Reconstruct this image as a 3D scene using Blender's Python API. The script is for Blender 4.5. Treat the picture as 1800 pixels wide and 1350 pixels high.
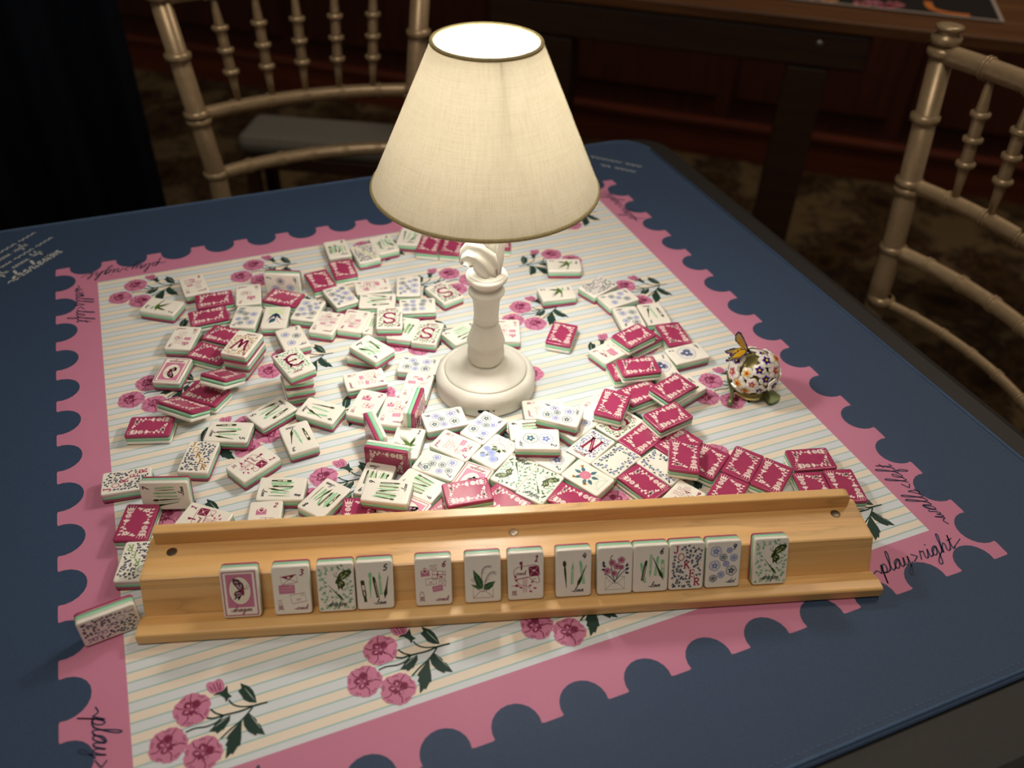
import bpy, bmesh, math, random
from mathutils import Vector, Matrix, Quaternion
from mathutils.geometry import tessellate_polygon

# ------------------------------------------------------------------ camera, world, light
S = 0.042            # metres per mat perforation step; all layout numbers below are in these steps
Z0 = 0.75            # height of the mat surface above the floor
scene = bpy.context.scene
COL = scene.collection
for o in list(bpy.data.objects): bpy.data.objects.remove(o)
def P3(x, y, z=0.0): return Vector((x*S, y*S, Z0 + z*S))

cam_d = bpy.data.cameras.new('camera'); cam = bpy.data.objects.new('camera', cam_d); COL.objects.link(cam)
cam_d.sensor_fit = 'HORIZONTAL'; cam_d.sensor_width = 36.0; cam_d.lens = 1551.07/1800*36.0
CAMPOS = (-4.18117, -12.75636, 10.9924)
RX, RY, RZ = ((0.927531, -0.372734, 0.027482), (-0.215278, -0.592921, -0.775951), (0.305518, 0.713803, -0.630194))
M = Matrix(((RX[0], -RY[0], -RZ[0]), (RX[1], -RY[1], -RZ[1]), (RX[2], -RY[2], -RZ[2])))
cam.matrix_world = Matrix.Translation(P3(*CAMPOS)) @ M.to_4x4()
cam_d.clip_start = 0.02; cam_d.clip_end = 30
cam_d.dof.use_dof = True; cam_d.dof.focus_distance = 15.0*S; cam_d.dof.aperture_fstop = 5.6
scene.camera = cam
scene.view_settings.view_transform = 'Standard'; scene.view_settings.look = 'None'
scene.view_settings.gamma = 1.0; scene.view_settings.exposure = 0.55
scene.view_settings.use_curve_mapping = False

world = bpy.data.worlds.new('room_ambience'); scene.world = world; world.use_nodes = True
world.node_tree.nodes['Background'].inputs[0].default_value = (1.0, 0.88, 0.74, 1)
world.node_tree.nodes['Background'].inputs[1].default_value = 0.055
def area(name, loc, rot, sx, sy, power, col):
    d = bpy.data.lights.new(name, 'AREA'); d.shape = 'RECTANGLE'; d.size = sx; d.size_y = sy; d.energy = power; d.color = col
    o = bpy.data.objects.new(name, d); COL.objects.link(o); o.location = loc; o.rotation_euler = rot; return o
# the room's ceiling lamps: one over the table, a dimmer one nearer the wall
area('ceiling_light_near', (-0.35, -0.55, 2.7), (math.radians(10), math.radians(-6), 0), 0.7, 0.5, 8.5, (1.0, 0.88, 0.74))
area('ceiling_light_far', (1.5, 0.4, 2.7), (0, 0, 0), 0.6, 0.6, 9.0, (1.0, 0.86, 0.70))
LAMP_POWER = 5.4
LAMP_COL = (1.0, 0.975, 0.93)

# ------------------------------------------------------------------ helpers
def lin(c):
    c = c.lstrip('#'); out = []
    for i in (0, 2, 4):
        v = int(c[i:i+2], 16)/255; out.append(v/12.92 if v <= 0.04045 else ((v+0.055)/1.055)**2.4)
    return tuple(out)
def props(o, label=None, cat=None, group=None, kind=None):
    if label: o['label'] = label
    if cat: o['category'] = cat
    if group: o['group'] = group
    if kind: o['kind'] = kind
    return o
def obj(name, me, parent=None, m=None, loc=None):
    if m is not None:
        me.materials.clear(); me.materials.append(m)
    o = bpy.data.objects.new(name, me); COL.objects.link(o)
    if parent is not None: o.parent = parent
    if loc is not None: o.location = loc
    return o
def empty(name, loc=(0, 0, 0), rot=None):
    o = bpy.data.objects.new(name, None); COL.objects.link(o); o.location = loc; o.empty_display_size = 0.01
    if rot is not None:
        o.rotation_mode = 'QUATERNION'; o.rotation_quaternion = rot
    return o
class MB:
    "collects geometry in layout steps (scaled by k on build)"
    def __init__(s): s.v = []; s.f = []; s.sm = []
    def add(s, vs, fs, smooth=False):
        b = len(s.v); s.v += [tuple(v) for v in vs]
        for f in fs: s.f.append(tuple(i+b for i in f)); s.sm.append(smooth)
        return s
    def box(s, x0, x1, y0, y1, z0, z1, bev=0):
        if bev <= 0:
            return s.add([(x0,y0,z0),(x1,y0,z0),(x1,y1,z0),(x0,y1,z0),(x0,y0,z1),(x1,y0,z1),(x1,y1,z1),(x0,y1,z1)],
                  [(0,3,2,1),(4,5,6,7),(0,1,5,4),(1,2,6,5),(2,3,7,6),(3,0,4,7)])
        bm = bmesh.new(); bmesh.ops.create_cube(bm, size=1)
        for v in bm.verts: v.co = Vector(((x0+x1)/2+v.co.x*(x1-x0), (y0+y1)/2+v.co.y*(y1-y0), (z0+z1)/2+v.co.z*(z1-z0)))
        bmesh.ops.bevel(bm, geom=bm.edges[:], offset=bev, segments=2, profile=0.5, affect='EDGES')
        bm.verts.ensure_lookup_table(); s.add([v.co for v in bm.verts], [[v.index for v in f.verts] for f in bm.faces]); bm.free(); return s
    def lathe(s, prof, n=48, cx=0, cy=0, smooth=True, close=True):
        vs = []; fs = []
        for r, z in prof:
            for i in range(n):
                a = 2*math.pi*i/n; vs.append((cx+r*math.cos(a), cy+r*math.sin(a), z))
        for j in range(len(prof)-1):
            for i in range(n):
                k = (i+1) % n; fs.append((j*n+i, j*n+k, (j+1)*n+k, (j+1)*n+i))
        if close:
            if prof[0][0] > 1e-6: fs.append(tuple(reversed(range(n))))
            if prof[-1][0] > 1e-6: fs.append(tuple((len(prof)-1)*n+i for i in range(n)))
        return s.add(vs, fs, smooth)
    def tube(s, path, rad, n=10, smooth=True):
        path = [Vector(p) for p in path]
        if not isinstance(rad, (list, tuple)): rad = [rad]*len(path)
        vs = []; fs = []; up = None
        for i, p in enumerate(path):
            t = (path[min(i+1, len(path)-1)] - path[max(i-1, 0)]).normalized()
            if up is None:
                up = Vector((0, 0, 1)) if abs(t.z) < 0.9 else Vector((1, 0, 0))
            x = t.cross(up)
            if x.length < 1e-6: x = t.cross(Vector((0, 1, 0)))
            x.normalize(); y = x.cross(t).normalized(); up = y
            for k in range(n):
                a = 2*math.pi*k/n; vs.append(p + (x*math.cos(a) + y*math.sin(a))*rad[i])
        for i in range(len(path)-1):
            for k in range(n):
                m = (k+1) % n; fs.append((i*n+k, (i+1)*n+k, (i+1)*n+m, i*n+m))
        fs.append(tuple(range(n))); fs.append(tuple(reversed([(len(path)-1)*n+k for k in range(n)])))
        return s.add(vs, fs, smooth)
    def prism(s, poly, z0, z1):
        n = len(poly); vs = [(x, y, z0) for x, y in poly] + [(x, y, z1) for x, y in poly]
        fs = [tuple(reversed(range(n))), tuple(range(n, 2*n))] + [(i, (i+1) % n, n+(i+1) % n, n+i) for i in range(n)]
        return s.add(vs, fs)
    def ball(s, c, r, n=12, m=8, sq=(1, 1, 1)):
        pr = [(max(1e-5, r*math.sin(math.pi*j/m)), -r*math.cos(math.pi*j/m)) for j in range(m+1)]
        b = len(s.v); s.lathe(pr, n, close=False)
        for i in range(b, len(s.v)):
            x, y, z = s.v[i]; s.v[i] = (c[0]+x*sq[0], c[1]+y*sq[1], c[2]+z*sq[2])
        return s
    def mesh(s, name, k=S, off=(0, 0, 0), fix=True):
        me = bpy.data.meshes.new(name)
        me.from_pydata([(v[0]*k+off[0], v[1]*k+off[1], v[2]*k+off[2]) for v in s.v], [], s.f)
        me.polygons.foreach_set('use_smooth', s.sm)
        if fix:
            bm = bmesh.new(); bm.from_mesh(me); bmesh.ops.recalc_face_normals(bm, faces=bm.faces); bm.to_mesh(me); bm.free()
        me.update(); return me
    def obj(s, name, m, parent=None, world=False, k=S, fix=True):
        return obj(name, s.mesh(name, k, (0, 0, Z0) if world else (0, 0, 0), fix), parent, m)

# ---- materials
def mat(name, col, rough=0.5, metal=0.0, spec=0.5, **kw):
    m = bpy.data.materials.new(name); m.use_nodes = True
    b = m.node_tree.nodes['Principled BSDF']
    b.inputs['Base Color'].default_value = (*(lin(col) if isinstance(col, str) else col), 1)
    b.inputs['Roughness'].default_value = rough; b.inputs['Metallic'].default_value = metal
    b.inputs['Specular IOR Level'].default_value = spec
    for k, v in kw.items(): b.inputs[k].default_value = v
    return m
class NT:
    def __init__(s, m): s.t = m.node_tree; s.b = s.t.nodes.get('Principled BSDF')
    def n(s, typ, **kw):
        n = s.t.nodes.new(typ)
        for k, v in kw.items():
            if k.startswith('i_'):
                key = k[2:]; key = int(key) if key.isdigit() else key.replace('_', ' ')
                n.inputs[key].default_value = v
            else: setattr(n, k, v)
        return n
    def l(s, a, b): s.t.links.new(a, b)
    def ramp(s, fac, stops, interp='LINEAR'):
        r = s.n('ShaderNodeValToRGB'); r.color_ramp.interpolation = interp
        el = r.color_ramp.elements
        while len(el) < len(stops): el.new(0.5)
        for e, (p, c) in zip(el, stops): e.position = p; e.color = (*(lin(c) if isinstance(c, str) else c), 1)
        s.l(fac, r.inputs[0]); return r.outputs[0]
    def math(s, op, a, b=None):
        n = s.n('ShaderNodeMath', operation=op)
        for i, v in enumerate((a, b)):
            if v is None: continue
            if hasattr(v, 'links') or hasattr(v, 'is_linked'): s.l(v, n.inputs[i])
            else: n.inputs[i].default_value = v
        return n.outputs[0]
    def bump(s, h, strength=0.1, dist=0.001):
        b = s.n('ShaderNodeBump', i_Strength=strength, i_Distance=dist); s.l(h, b.inputs['Height']); s.l(b.outputs[0], s.b.inputs['Normal'])
def speckle(m, scale, amount, bump=0.05, dist=0.0005):
    "fine fibre grain on a plain colour"
    t = NT(m); tc = t.n('ShaderNodeTexCoord'); no = t.n('ShaderNodeTexNoise', i_Scale=scale, i_Detail=2.0); t.l(tc.outputs['Object'], no.inputs['Vector'])
    c = tuple(t.b.inputs['Base Color'].default_value)[:3]
    col = t.ramp(no.outputs[0], [(0.3, tuple(v*(1-amount) for v in c)), (0.7, tuple(min(1, v*(1+amount)) for v in c))])
    t.l(col, t.b.inputs['Base Color']); t.bump(no.outputs[0], bump, dist); return m
def wood(name, cols, rough=0.4, scale=1.0, ring=1.0, axis=0):
    m = mat(name, cols[0], rough); t = NT(m); tc = t.n('ShaderNodeTexCoord'); mp = t.n('ShaderNodeMapping')
    sc = [34*scale]*3; sc[axis] = 2.2*scale; mp.inputs['Scale'].default_value = sc; t.l(tc.outputs['Object'], mp.inputs['Vector'])
    n1 = t.n('ShaderNodeTexNoise', i_Scale=1.0, i_Detail=4.0, i_Roughness=0.55, i_Distortion=0.6); t.l(mp.outputs[0], n1.inputs['Vector'])
    rings = t.math('FRACT', t.math('MULTIPLY', n1.outputs[0], 9.0*ring))
    line = t.ramp(rings, [(0.0, (0.62, 0.62, 0.62)), (0.10, (1, 1, 1)), (0.8, (1, 1, 1)), (1.0, (0.80, 0.80, 0.80))])
    n2 = t.n('ShaderNodeTexNoise', i_Scale=3.5, i_Detail=3.0); t.l(mp.outputs[0], n2.inputs['Vector'])
    base = t.ramp(n2.outputs[0], [(0.3, cols[0]), (0.7, cols[1])])
    mx = t.n('ShaderNodeMix', data_type='RGBA', blend_type='MULTIPLY'); mx.inputs['Factor'].default_value = 0.62
    t.l(base, mx.inputs[6]); t.l(line, mx.inputs[7]); t.l(mx.outputs[2], t.b.inputs['Base Color'])
    t.bump(n2.outputs[0], 0.05, 0.0004); return m

# ---- flat print: coloured outlines in up to five thin layers
INK = mat('printing_ink', '#ffffff', 0.35)
_t = NT(INK); _a = _t.n('ShaderNodeAttribute', attribute_name='Col'); _t.l(_a.outputs['Color'], _t.b.inputs['Base Color'])
MATINK = mat('dye_on_fabric', '#ffffff', 0.62, spec=0.35)
_t = NT(MATINK); _a = _t.n('ShaderNodeAttribute', attribute_name='Col'); _t.l(_a.outputs['Color'], _t.b.inputs['Base Color'])
_n = _t.n('ShaderNodeTexNoise', i_Scale=900.0, i_Detail=1.0); _c = _t.n('ShaderNodeTexCoord'); _t.l(_c.outputs['Object'], _n.inputs['Vector']); _t.bump(_n.outputs[0], 0.12, 0.0004)
def cr(pts, n=5, closed=False):
    "smooth curve through points"
    P = [Vector((p[0], p[1])) for p in pts]; out = []; m = len(P)
    for i in range(m if closed else m-1):
        if closed: a, b, c, d = P[i-1], P[i], P[(i+1) % m], P[(i+2) % m]
        else: a, b, c, d = P[max(i-1, 0)], P[i], P[i+1], P[min(i+2, m-1)]
        for k in range(n):
            t = k/n; q = 0.5*((2*b) + (c-a)*t + (2*a-5*b+4*c-d)*t*t + (3*b-a-3*c+d)*t*t*t); out.append((q.x, q.y))
    if not closed: out.append((P[-1].x, P[-1].y))
    return out
class Ink:
    def __init__(s, dz=0.012): s.v = []; s.f = []; s.c = []; s.dz = dz; s.X = [Matrix.Identity(3)]
    def push(s, x=0, y=0, rot=0, sc=1, sx=1):
        a = math.radians(rot); c, d = math.cos(a)*sc, math.sin(a)*sc
        s.X.append(s.X[-1] @ Matrix(((c*sx, -d, x), (d*sx, c, y), (0, 0, 1)))); return s
    def pop(s): s.X.pop()
    def tr(s, p): q = s.X[-1] @ Vector((p[0], p[1], 1)); return (q.x, q.y)
    def fill(s, pts, col, layer=0):
        pts = [s.tr(p) for p in pts]
        b = len(s.v); z = layer*s.dz; s.v += [(x, y, z) for x, y in pts]; c = lin(col) if isinstance(col, str) else col
        for tri in tessellate_polygon([[Vector((x, y, 0)) for x, y in pts]]):
            i, j, k = tri; a, d, e = pts[i], pts[j], pts[k]
            if (d[0]-a[0])*(e[1]-a[1])-(d[1]-a[1])*(e[0]-a[0]) < 0: j, k = k, j
            s.f.append((b+i, b+j, b+k)); s.c.append(c)
    def line(s, pts, w, col, layer=1, taper=False, closed=False):
        P = [Vector(p) for p in pts]; n = len(P); L = []; R = []
        for i in range(n):
            if closed: t = P[(i+1) % n]-P[i-1]
            else: t = P[min(i+1, n-1)]-P[max(i-1, 0)]
            if t.length < 1e-9: t = Vector((1, 0))
            t.normalize(); q = Vector((-t.y, t.x)); ww = w/2
            if taper: ww *= 0.25+0.75*math.sin(math.pi*(0.08+0.84*i/max(1, n-1)))
            L.append(s.tr(P[i]+q*ww)); R.append(s.tr(P[i]-q*ww))
        b = len(s.v); z = layer*s.dz; c = lin(col) if isinstance(col, str) else col
        for i in range(n): s.v += [(*L[i], z), (*R[i], z)]
        for i in range(n if closed else n-1):
            j = (i+1) % n; q = (b+2*i, b+2*i+1, b+2*j+1, b+2*j)
            a, d, e = (s.v[k] for k in q[:3])
            if (d[0]-a[0])*(e[1]-a[1])-(d[1]-a[1])*(e[0]-a[0]) < 0: q = q[::-1]
            s.f.append(q); s.c.append(c)
    def disc(s, x, y, r, col, layer=0, n=14, ry=None):
        ry = ry or r; s.fill([(x+r*math.cos(2*math.pi*i/n), y+ry*math.sin(2*math.pi*i/n)) for i in range(n)], col, layer)
    def ring(s, x, y, r, w, col, layer=1, n=18, ry=None, lobes=0, amp=0):
        ry = ry or r; pts = []
        for i in range(n):
            a = 2*math.pi*i/n; k = 1+amp*math.cos(lobes*a); pts.append((x+r*k*math.cos(a), y+ry*k*math.sin(a)))
        s.line(pts, w, col, layer, closed=True)
    def leaf(s, x, y, ang, ln, wd, col, layer=0):
        a = math.radians(ang); c, d = math.cos(a), math.sin(a); P = [(0, 0), (.3, .5), (.6, .42), (1, 0), (.6, -.42), (.3, -.5)]
        s.fill([(x+ln*u*c-wd*v*d, y+ln*u*d+wd*v*c) for u, v in P], col, layer)
    def text(s, txt, x, y, h, col, w=None, layer=1, shear=0.25, center=False, tail=False):
        w = w or h*0.17; X = 0
        if center: X = -sum(GLY.get(ch, ((), .5))[1] for ch in txt)/2
        for ch in txt:
            st, adv = GLY.get(ch, ((), .5))
            for q in st:
                p = cr(q, 4) if len(q) > 2 else q
                s.line([(x+(X+a+b*shear)*h, y+b*h) for a, b in p], w, col, layer)
            X += adv
        return x+X*h
    def glyph(s, txt, x, y, h, col, layer=1):
        "solid characters from the built-in type"
        cu = bpy.data.curves.new('type', 'FONT'); cu.body = txt; o = bpy.data.objects.new('type', cu); COL.objects.link(o)
        me = bpy.data.meshes.new_from_object(o.evaluated_get(bpy.context.evaluated_depsgraph_get()))
        bpy.data.objects.remove(o); bpy.data.curves.remove(cu)
        b = len(s.v); z = layer*s.dz; c = lin(col)
        for v in me.vertices: s.v.append((*s.tr((x+v.co.x*h, y+v.co.y*h)), z))
        for p in me.polygons:
            q = [b+i for i in p.vertices]; a, d, e = (s.v[k] for k in q[:3])
            if (d[0]-a[0])*(e[1]-a[1])-(d[1]-a[1])*(e[0]-a[0]) < 0: q = q[::-1]
            s.f.append(tuple(q)); s.c.append(c)
        bpy.data.meshes.remove(me)
    def mesh(s, name, k, z=0.0):
        me = bpy.data.meshes.new(name); me.from_pydata([(x*k, y*k, z+zz*k) for x, y, zz in s.v], [], s.f)
        at = me.color_attributes.new('Col', 'FLOAT_COLOR', 'CORNER'); buf = []
        for p, c in zip(me.polygons, s.c): buf += [c[0], c[1], c[2], 1.0]*len(p.vertices)
        at.data.foreach_set('color', buf); me.update(); return me
_A = [(.3,.6),(.72,.95),(.55,1),(.2,.75),(.12,.3),(.3,.02),(.6,.25)]
GLY = {'a': ([[(0,.05)]+_A+[(.8,.95),(.78,.3),(.9,.02),(1.15,.2)]], 1.1),
 'b': ([[(0,.05),(.35,.9),(.55,1.9),(.4,2.2),(.25,1.7),(.2,.3),(.4,0),(.7,.2),(.75,.7),(.6,.9),(.95,.8),(1.1,.85)]], 1.05),
 'c': ([[(0,.05),(.3,.5),(.7,.9),(.5,1),(.18,.7),(.15,.25),(.4,0),(.75,.15),(.9,.3)]], .85),
 'd': ([[(0,.05)]+_A+[(.85,1.2),(.95,2.2),(.82,.6),(.9,.02),(1.15,.2)]], 1.1),
 'e': ([[(0,.1),(.35,.35),(.65,.75),(.5,1),(.25,.85),(.15,.4),(.35,0),(.7,.12),(.9,.3)]], .85),
 'f': ([[(0,.05),(.35,.8),(.6,1.8),(.5,2.2),(.35,1.8),(.3,0),(.25,-.9),(.4,-1.1),(.55,-.5),(.4,.05),(.8,.2)]], .75),
 'g': ([[(0,.05)]+_A+[(.8,.95),(.75,-.3),(.6,-1),(.3,-1),(.35,-.6),(.8,-.1),(1.15,.2)]], 1.1),
 'h': ([[(0,.05),(.4,1.2),(.55,2),(.4,2.2),(.28,1.6),(.2,0),(.35,.6),(.65,1),(.8,.8),(.75,.2),(.9,0),(1.15,.2)]], 1.1),
 'i': ([[(0,.05),(.3,.95),(.27,.3),(.4,.02),(.65,.2)],[(.28,1.4),(.34,1.55)]], .6),
 'k': ([[(0,.05),(.4,1.2),(.55,2),(.4,2.2),(.28,1.6),(.2,0),(.3,.5),(.65,1),(.7,.75),(.35,.5),(.7,.05),(1.0,.2)]], .95),
 'l': ([[(0,.05),(.4,1.1),(.55,1.9),(.42,2.2),(.28,1.7),(.25,.4),(.4,0),(.7,.2)]], .65),
 'm': ([[(0,.05),(.2,.9),(.2,0),(.4,.7),(.6,1),(.65,.6),(.6,0),(.8,.7),(1,1),(1.08,.6),(1.05,.15),(1.2,0),(1.4,.2)]], 1.35),
 'n': ([[(0,.05),(.2,.9),(.2,0),(.4,.7),(.65,1),(.75,.7),(.7,.2),(.85,0),(1.1,.2)]], 1.05),
 'o': ([[(0,.05),(.3,.6),(.65,.97),(.3,.9),(.12,.4),(.35,0),(.65,.3),(.65,.8),(.5,.95),(.8,.85),(1,.9)]], .95),
 'p': ([[(0,.05),(.3,1),(.2,0),(.15,-1.1),(.25,.3),(.5,.95),(.75,.8),(.75,.3),(.5,.02),(.3,.1),(.7,0),(1.05,.2)]], 1.0),
 'r': ([[(0,.05),(.25,1),(.35,.85),(.6,.9),(.55,.3),(.7,0),(.9,.2)]], .85),
 's': ([[(0,.05),(.35,.7),(.45,1.05),(.6,.5),(.5,.05),(.2,.05),(.5,0),(.85,.2)]], .8),
 't': ([[(0,.05),(.35,1),(.45,1.7),(.33,.5),(.4,.05),(.7,.2)],[(.1,1.1),(.75,1.2)]], .65),
 'u': ([[(0,.05),(.25,.95),(.2,.3),(.35,0),(.6,.3),(.75,.95),(.72,.3),(.85,0),(1.1,.2)]], 1.05),
 'w': ([[(0,.05),(.2,.95),(.18,.2),(.35,0),(.55,.5),(.55,.2),(.75,0),(.95,.5),(.95,.95),(1.2,.85)]], 1.15),
 'y': ([[(0,.05),(.25,.95),(.2,.3),(.4,0),(.65,.4),(.75,.95),(.7,-.3),(.5,-1),(.25,-1),(.35,-.55),(1.05,.2)]], 1.0),
 '>': ([[(.2,1.0),(.85,.55)],[(.85,.55),(.2,.1)]], 1.1), '<': ([[(.85,1.0),(.2,.55)],[(.2,.55),(.85,.1)]], 1.1),
 '.': ([[(.2,.4),(.4,.4)]], .6), ' ': ((), .5), '-': ([[(-.9,.3),(-.4,.5),(0,.05)]], 0),
 '1': ([[(.1,.75),(.4,1),(.3,0)],[(.05,0),(.55,0)]], .6), '2': ([[(.1,.75),(.3,1),(.55,.8),(.4,.45),(.05,.05),(.2,.05),(.6,0)]], .7),
 '3': ([[(.1,.85),(.35,1),(.55,.8),(.3,.55),(.55,.3),(.3,0),(.05,.12)]], .7), '4': ([[(.35,1),(.05,.4),(.6,.42)],[(.5,.75),(.38,0)]], .7),
 '5': ([[(.6,.98),(.25,.95),(.15,.55),(.45,.6),(.55,.3),(.3,0),(.05,.1)]], .7), '6': ([[(.5,1),(.2,.6),(.1,.25),(.3,0),(.5,.2),(.4,.48),(.15,.35)]], .7),
 '7': ([[(.05,.95),(.6,.98),(.35,.5),(.2,0)]], .7), '8': ([[(.5,.85),(.3,1),(.15,.8),(.45,.4),(.4,.05),(.15,.08),(.2,.4),(.5,.75),(.5,.85)]], .7),
 '9': ([[(.55,.8),(.3,.98),(.1,.7),(.3,.5),(.55,.8),(.4,.3),(.25,0)]], .7)}

# ------------------------------------------------------------------ the room
FLOOR = -Z0/S
carpet = mat('patterned_carpet', '#3a2a1c', 0.95, spec=0.1)
_t = NT(carpet); _tc = _t.n('ShaderNodeTexCoord')
_v = _t.n('ShaderNodeTexVoronoi', i_Scale=7.0); _t.l(_tc.outputs['Object'], _v.inputs['Vector'])
_n = _t.n('ShaderNodeTexNoise', i_Scale=16.0, i_Detail=4.0, i_Distortion=1.2); _t.l(_tc.outputs['Object'], _n.inputs['Vector'])
_s = _t.math('ADD', _t.math('MULTIPLY', _v.outputs['Distance'], 0.7), _t.math('MULTIPLY', _n.outputs[0], 0.7))
_t.l(_t.ramp(_s, [(0.38, '#2a1c12'), (0.52, '#3a2817'), (0.62, '#523d26'), (0.70, '#33241a'), (0.9, '#6a573c')]), _t.b.inputs['Base Color'])
props(MB().box(-60, 120, -60, 120, FLOOR-1, FLOOR).obj('floor', carpet, world=True), kind='structure')
panel_m = wood('dark_mahogany_panelling', ('#4a2114', '#35170d'), 0.38, 0.5, axis=2)
def frame(px, py, ang):
    e = Vector((math.cos(ang), math.sin(ang))); n = Vector((-e.y, e.x))
    return empty('frame', P3(px, py, 0), Quaternion((0, 0, 1), ang))
wa = math.atan2(-0.63, 0.77)
wall = empty('wall_back', P3(43, 34.5, 0), Quaternion((0, 0, 1), wa)); props(wall, kind='structure')
MB().box(-75, 60, 0, 2, FLOOR, 45).obj('wall_surface', panel_m, wall)
for i in range(11):
    x0 = -70+12*i
    obj('panel', bpy.data.meshes.get('panel') or MB().box(0.6, 11.4, -0.55, 0.05, FLOOR+4.5, 20, 0.22).mesh('panel'), wall, panel_m).location = (x0*S, 0, 0)
base = empty('baseboard_back', P3(43, 34.5, 0), Quaternion((0, 0, 1), wa)); props(base, kind='structure')
bb_m = wood('reddish_mahogany_skirting', ('#6e3520', '#57261a'), 0.35, 0.5)
MB().box(-75, 60, -0.7, -0.02, FLOOR, FLOOR+2.4).obj('skirting_board', bb_m, base)
MB().box(-75, 60, -1.0, -0.02, FLOOR+2.4, FLOOR+2.9, 0.12).obj('skirting_cap', bb_m, base)
# navy curtain hanging beyond the table
cur = MB(); vs = []; fs = []; NX = 90
for i in range(NX+1):
    x = -30 + 25.3*i/NX; y = 24 + 0.45*math.sin(i*0.62) + 0.15*math.sin(i*1.7)
    vs += [(x, y, FLOOR+0.05), (x, y, 14), (x, y+0.12, 14), (x, y+0.12, FLOOR+0.05)]
for i in range(NX):
    a = 4*i; b = a+4; fs += [(a, b, b+1, a+1), (a+1, b+1, b+2, a+2), (a+2, b+2, b+3, a+3), (a+3, b+3, b, a)]
fs += [(0, 1, 2, 3), (4*NX, 4*NX+3, 4*NX+2, 4*NX+1)]
cur.add(vs, fs, True)
cb = cur.obj('curtain', speckle(mat('midnight_velvet', '#0c1018', 0.95, spec=0.1), 300, 0.3), world=True, fix=False)
props(cb, 'midnight navy curtain hanging in folds beyond the table', 'curtain')

# ---- dark side table along the wall
st = empty('side_table', P3(22.6, 17.35, 0), Quaternion((0, 0, 1), math.atan2(-0.62, 0.785)))
props(st, 'dark wooden trestle side table behind the card table', 'table')
oak = wood('worn_brown_oak', ('#6b4422', '#4d2e15'), 0.42, 0.6)
oakd = wood('dark_stained_oak', ('#3d2411', '#2a170b'), 0.5, 0.6)
for j in range(4):
    MB().box(-16, 16, 0.03+2.5*j, 2.47+2.5*j, -0.5, 0.0, 0.06).obj('plank', oak, st)
MB().box(-15, 1.75, 0.2, 1.5, -2.1, -0.52, 0.15).obj('apron', oakd, st)
for x in (-12, -0.6):
    MB().box(x-0.85, x+0.95, 0.35, 1.9, FLOOR, -2.12, 0.1).obj('leg', oakd, st)
MB().ball((-0.3, 0.2, -1.05), 0.16, 12, 8, (1, .6, 1)).obj('bolt', mat('steel_bolt', '#9a948c', 0.3, 0.9), st)
# placemat on the side table
pm = empty('placemat', P3(24.6, 18.3, 0.0), Quaternion((0, 0, 1), math.atan2(-0.62, 0.785)))
props(pm, 'black placemat with pale border and pink blossoms on side table', 'placemat')
MB().box(-4, 5.9, 0.2, 5.2, 0.01, 0.06, 0.02).obj('board', mat('black_board', '#16140f', 0.5), pm)
MB().box(5.75, 5.9, 0.2, 5.2, 0.062, 0.1, 0.01).obj('trim', mat('pale_trim', '#a99a90', 0.5), pm)
MB().box(-4, 5.73, 0.2, 0.32, 0.062, 0.1, 0.01).obj('trim', bpy.data.materials['pale_trim'], pm)
ik = Ink(0.02)
for i, (x, y, c) in enumerate([(0.2, 0.7, '#b86a70'), (0.7, 1.1, '#c8788a'), (1.2, 0.75, '#a8505e'), (1.6, 1.2, '#b86a70'), (-1.2, 0.8, '#c08a60'), (-2.0, 0.9, '#b9795a')]):
    for k in range(5): ik.disc(x+.22*math.cos(k*1.257), y+.22*math.sin(k*1.257), .2, c, 0, 8)
ik.line(cr([(3.0, 2.2), (3.1, 1.2), (3.7, .75), (4.6, .7)], 6), .35, '#c4702e', 0)
obj('print', ik.mesh('placemat_print', S, 0.066*S), pm, MATINK)
# padded bench glimpsed through the far chair
be = empty('bench', P3(3.4, 31.0, FLOOR), Quaternion((0, 0, 1), math.atan2(-4, 7.3)))
props(be, 'low dark bench with pale grey cushion behind far chair', 'bench')
MB().box(-4, 4, -1.6, 1.6, 9.2, 10.2, 0.4).obj('cushion', speckle(mat('pale_grey_linen', '#6f6a60', 0.9), 200, 0.1), be)
MB().box(-3.9, 3.9, -1.5, 1.5, 8.4, 9.18, 0.1).obj('seat_frame', oakd, be)
for x in (-3.5, 3.5):
    for y in (-1.2, 1.2): MB().box(x-.3, x+.3, y-.3, y+.3, 0, 8.38).obj('leg', oakd, be)

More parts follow.
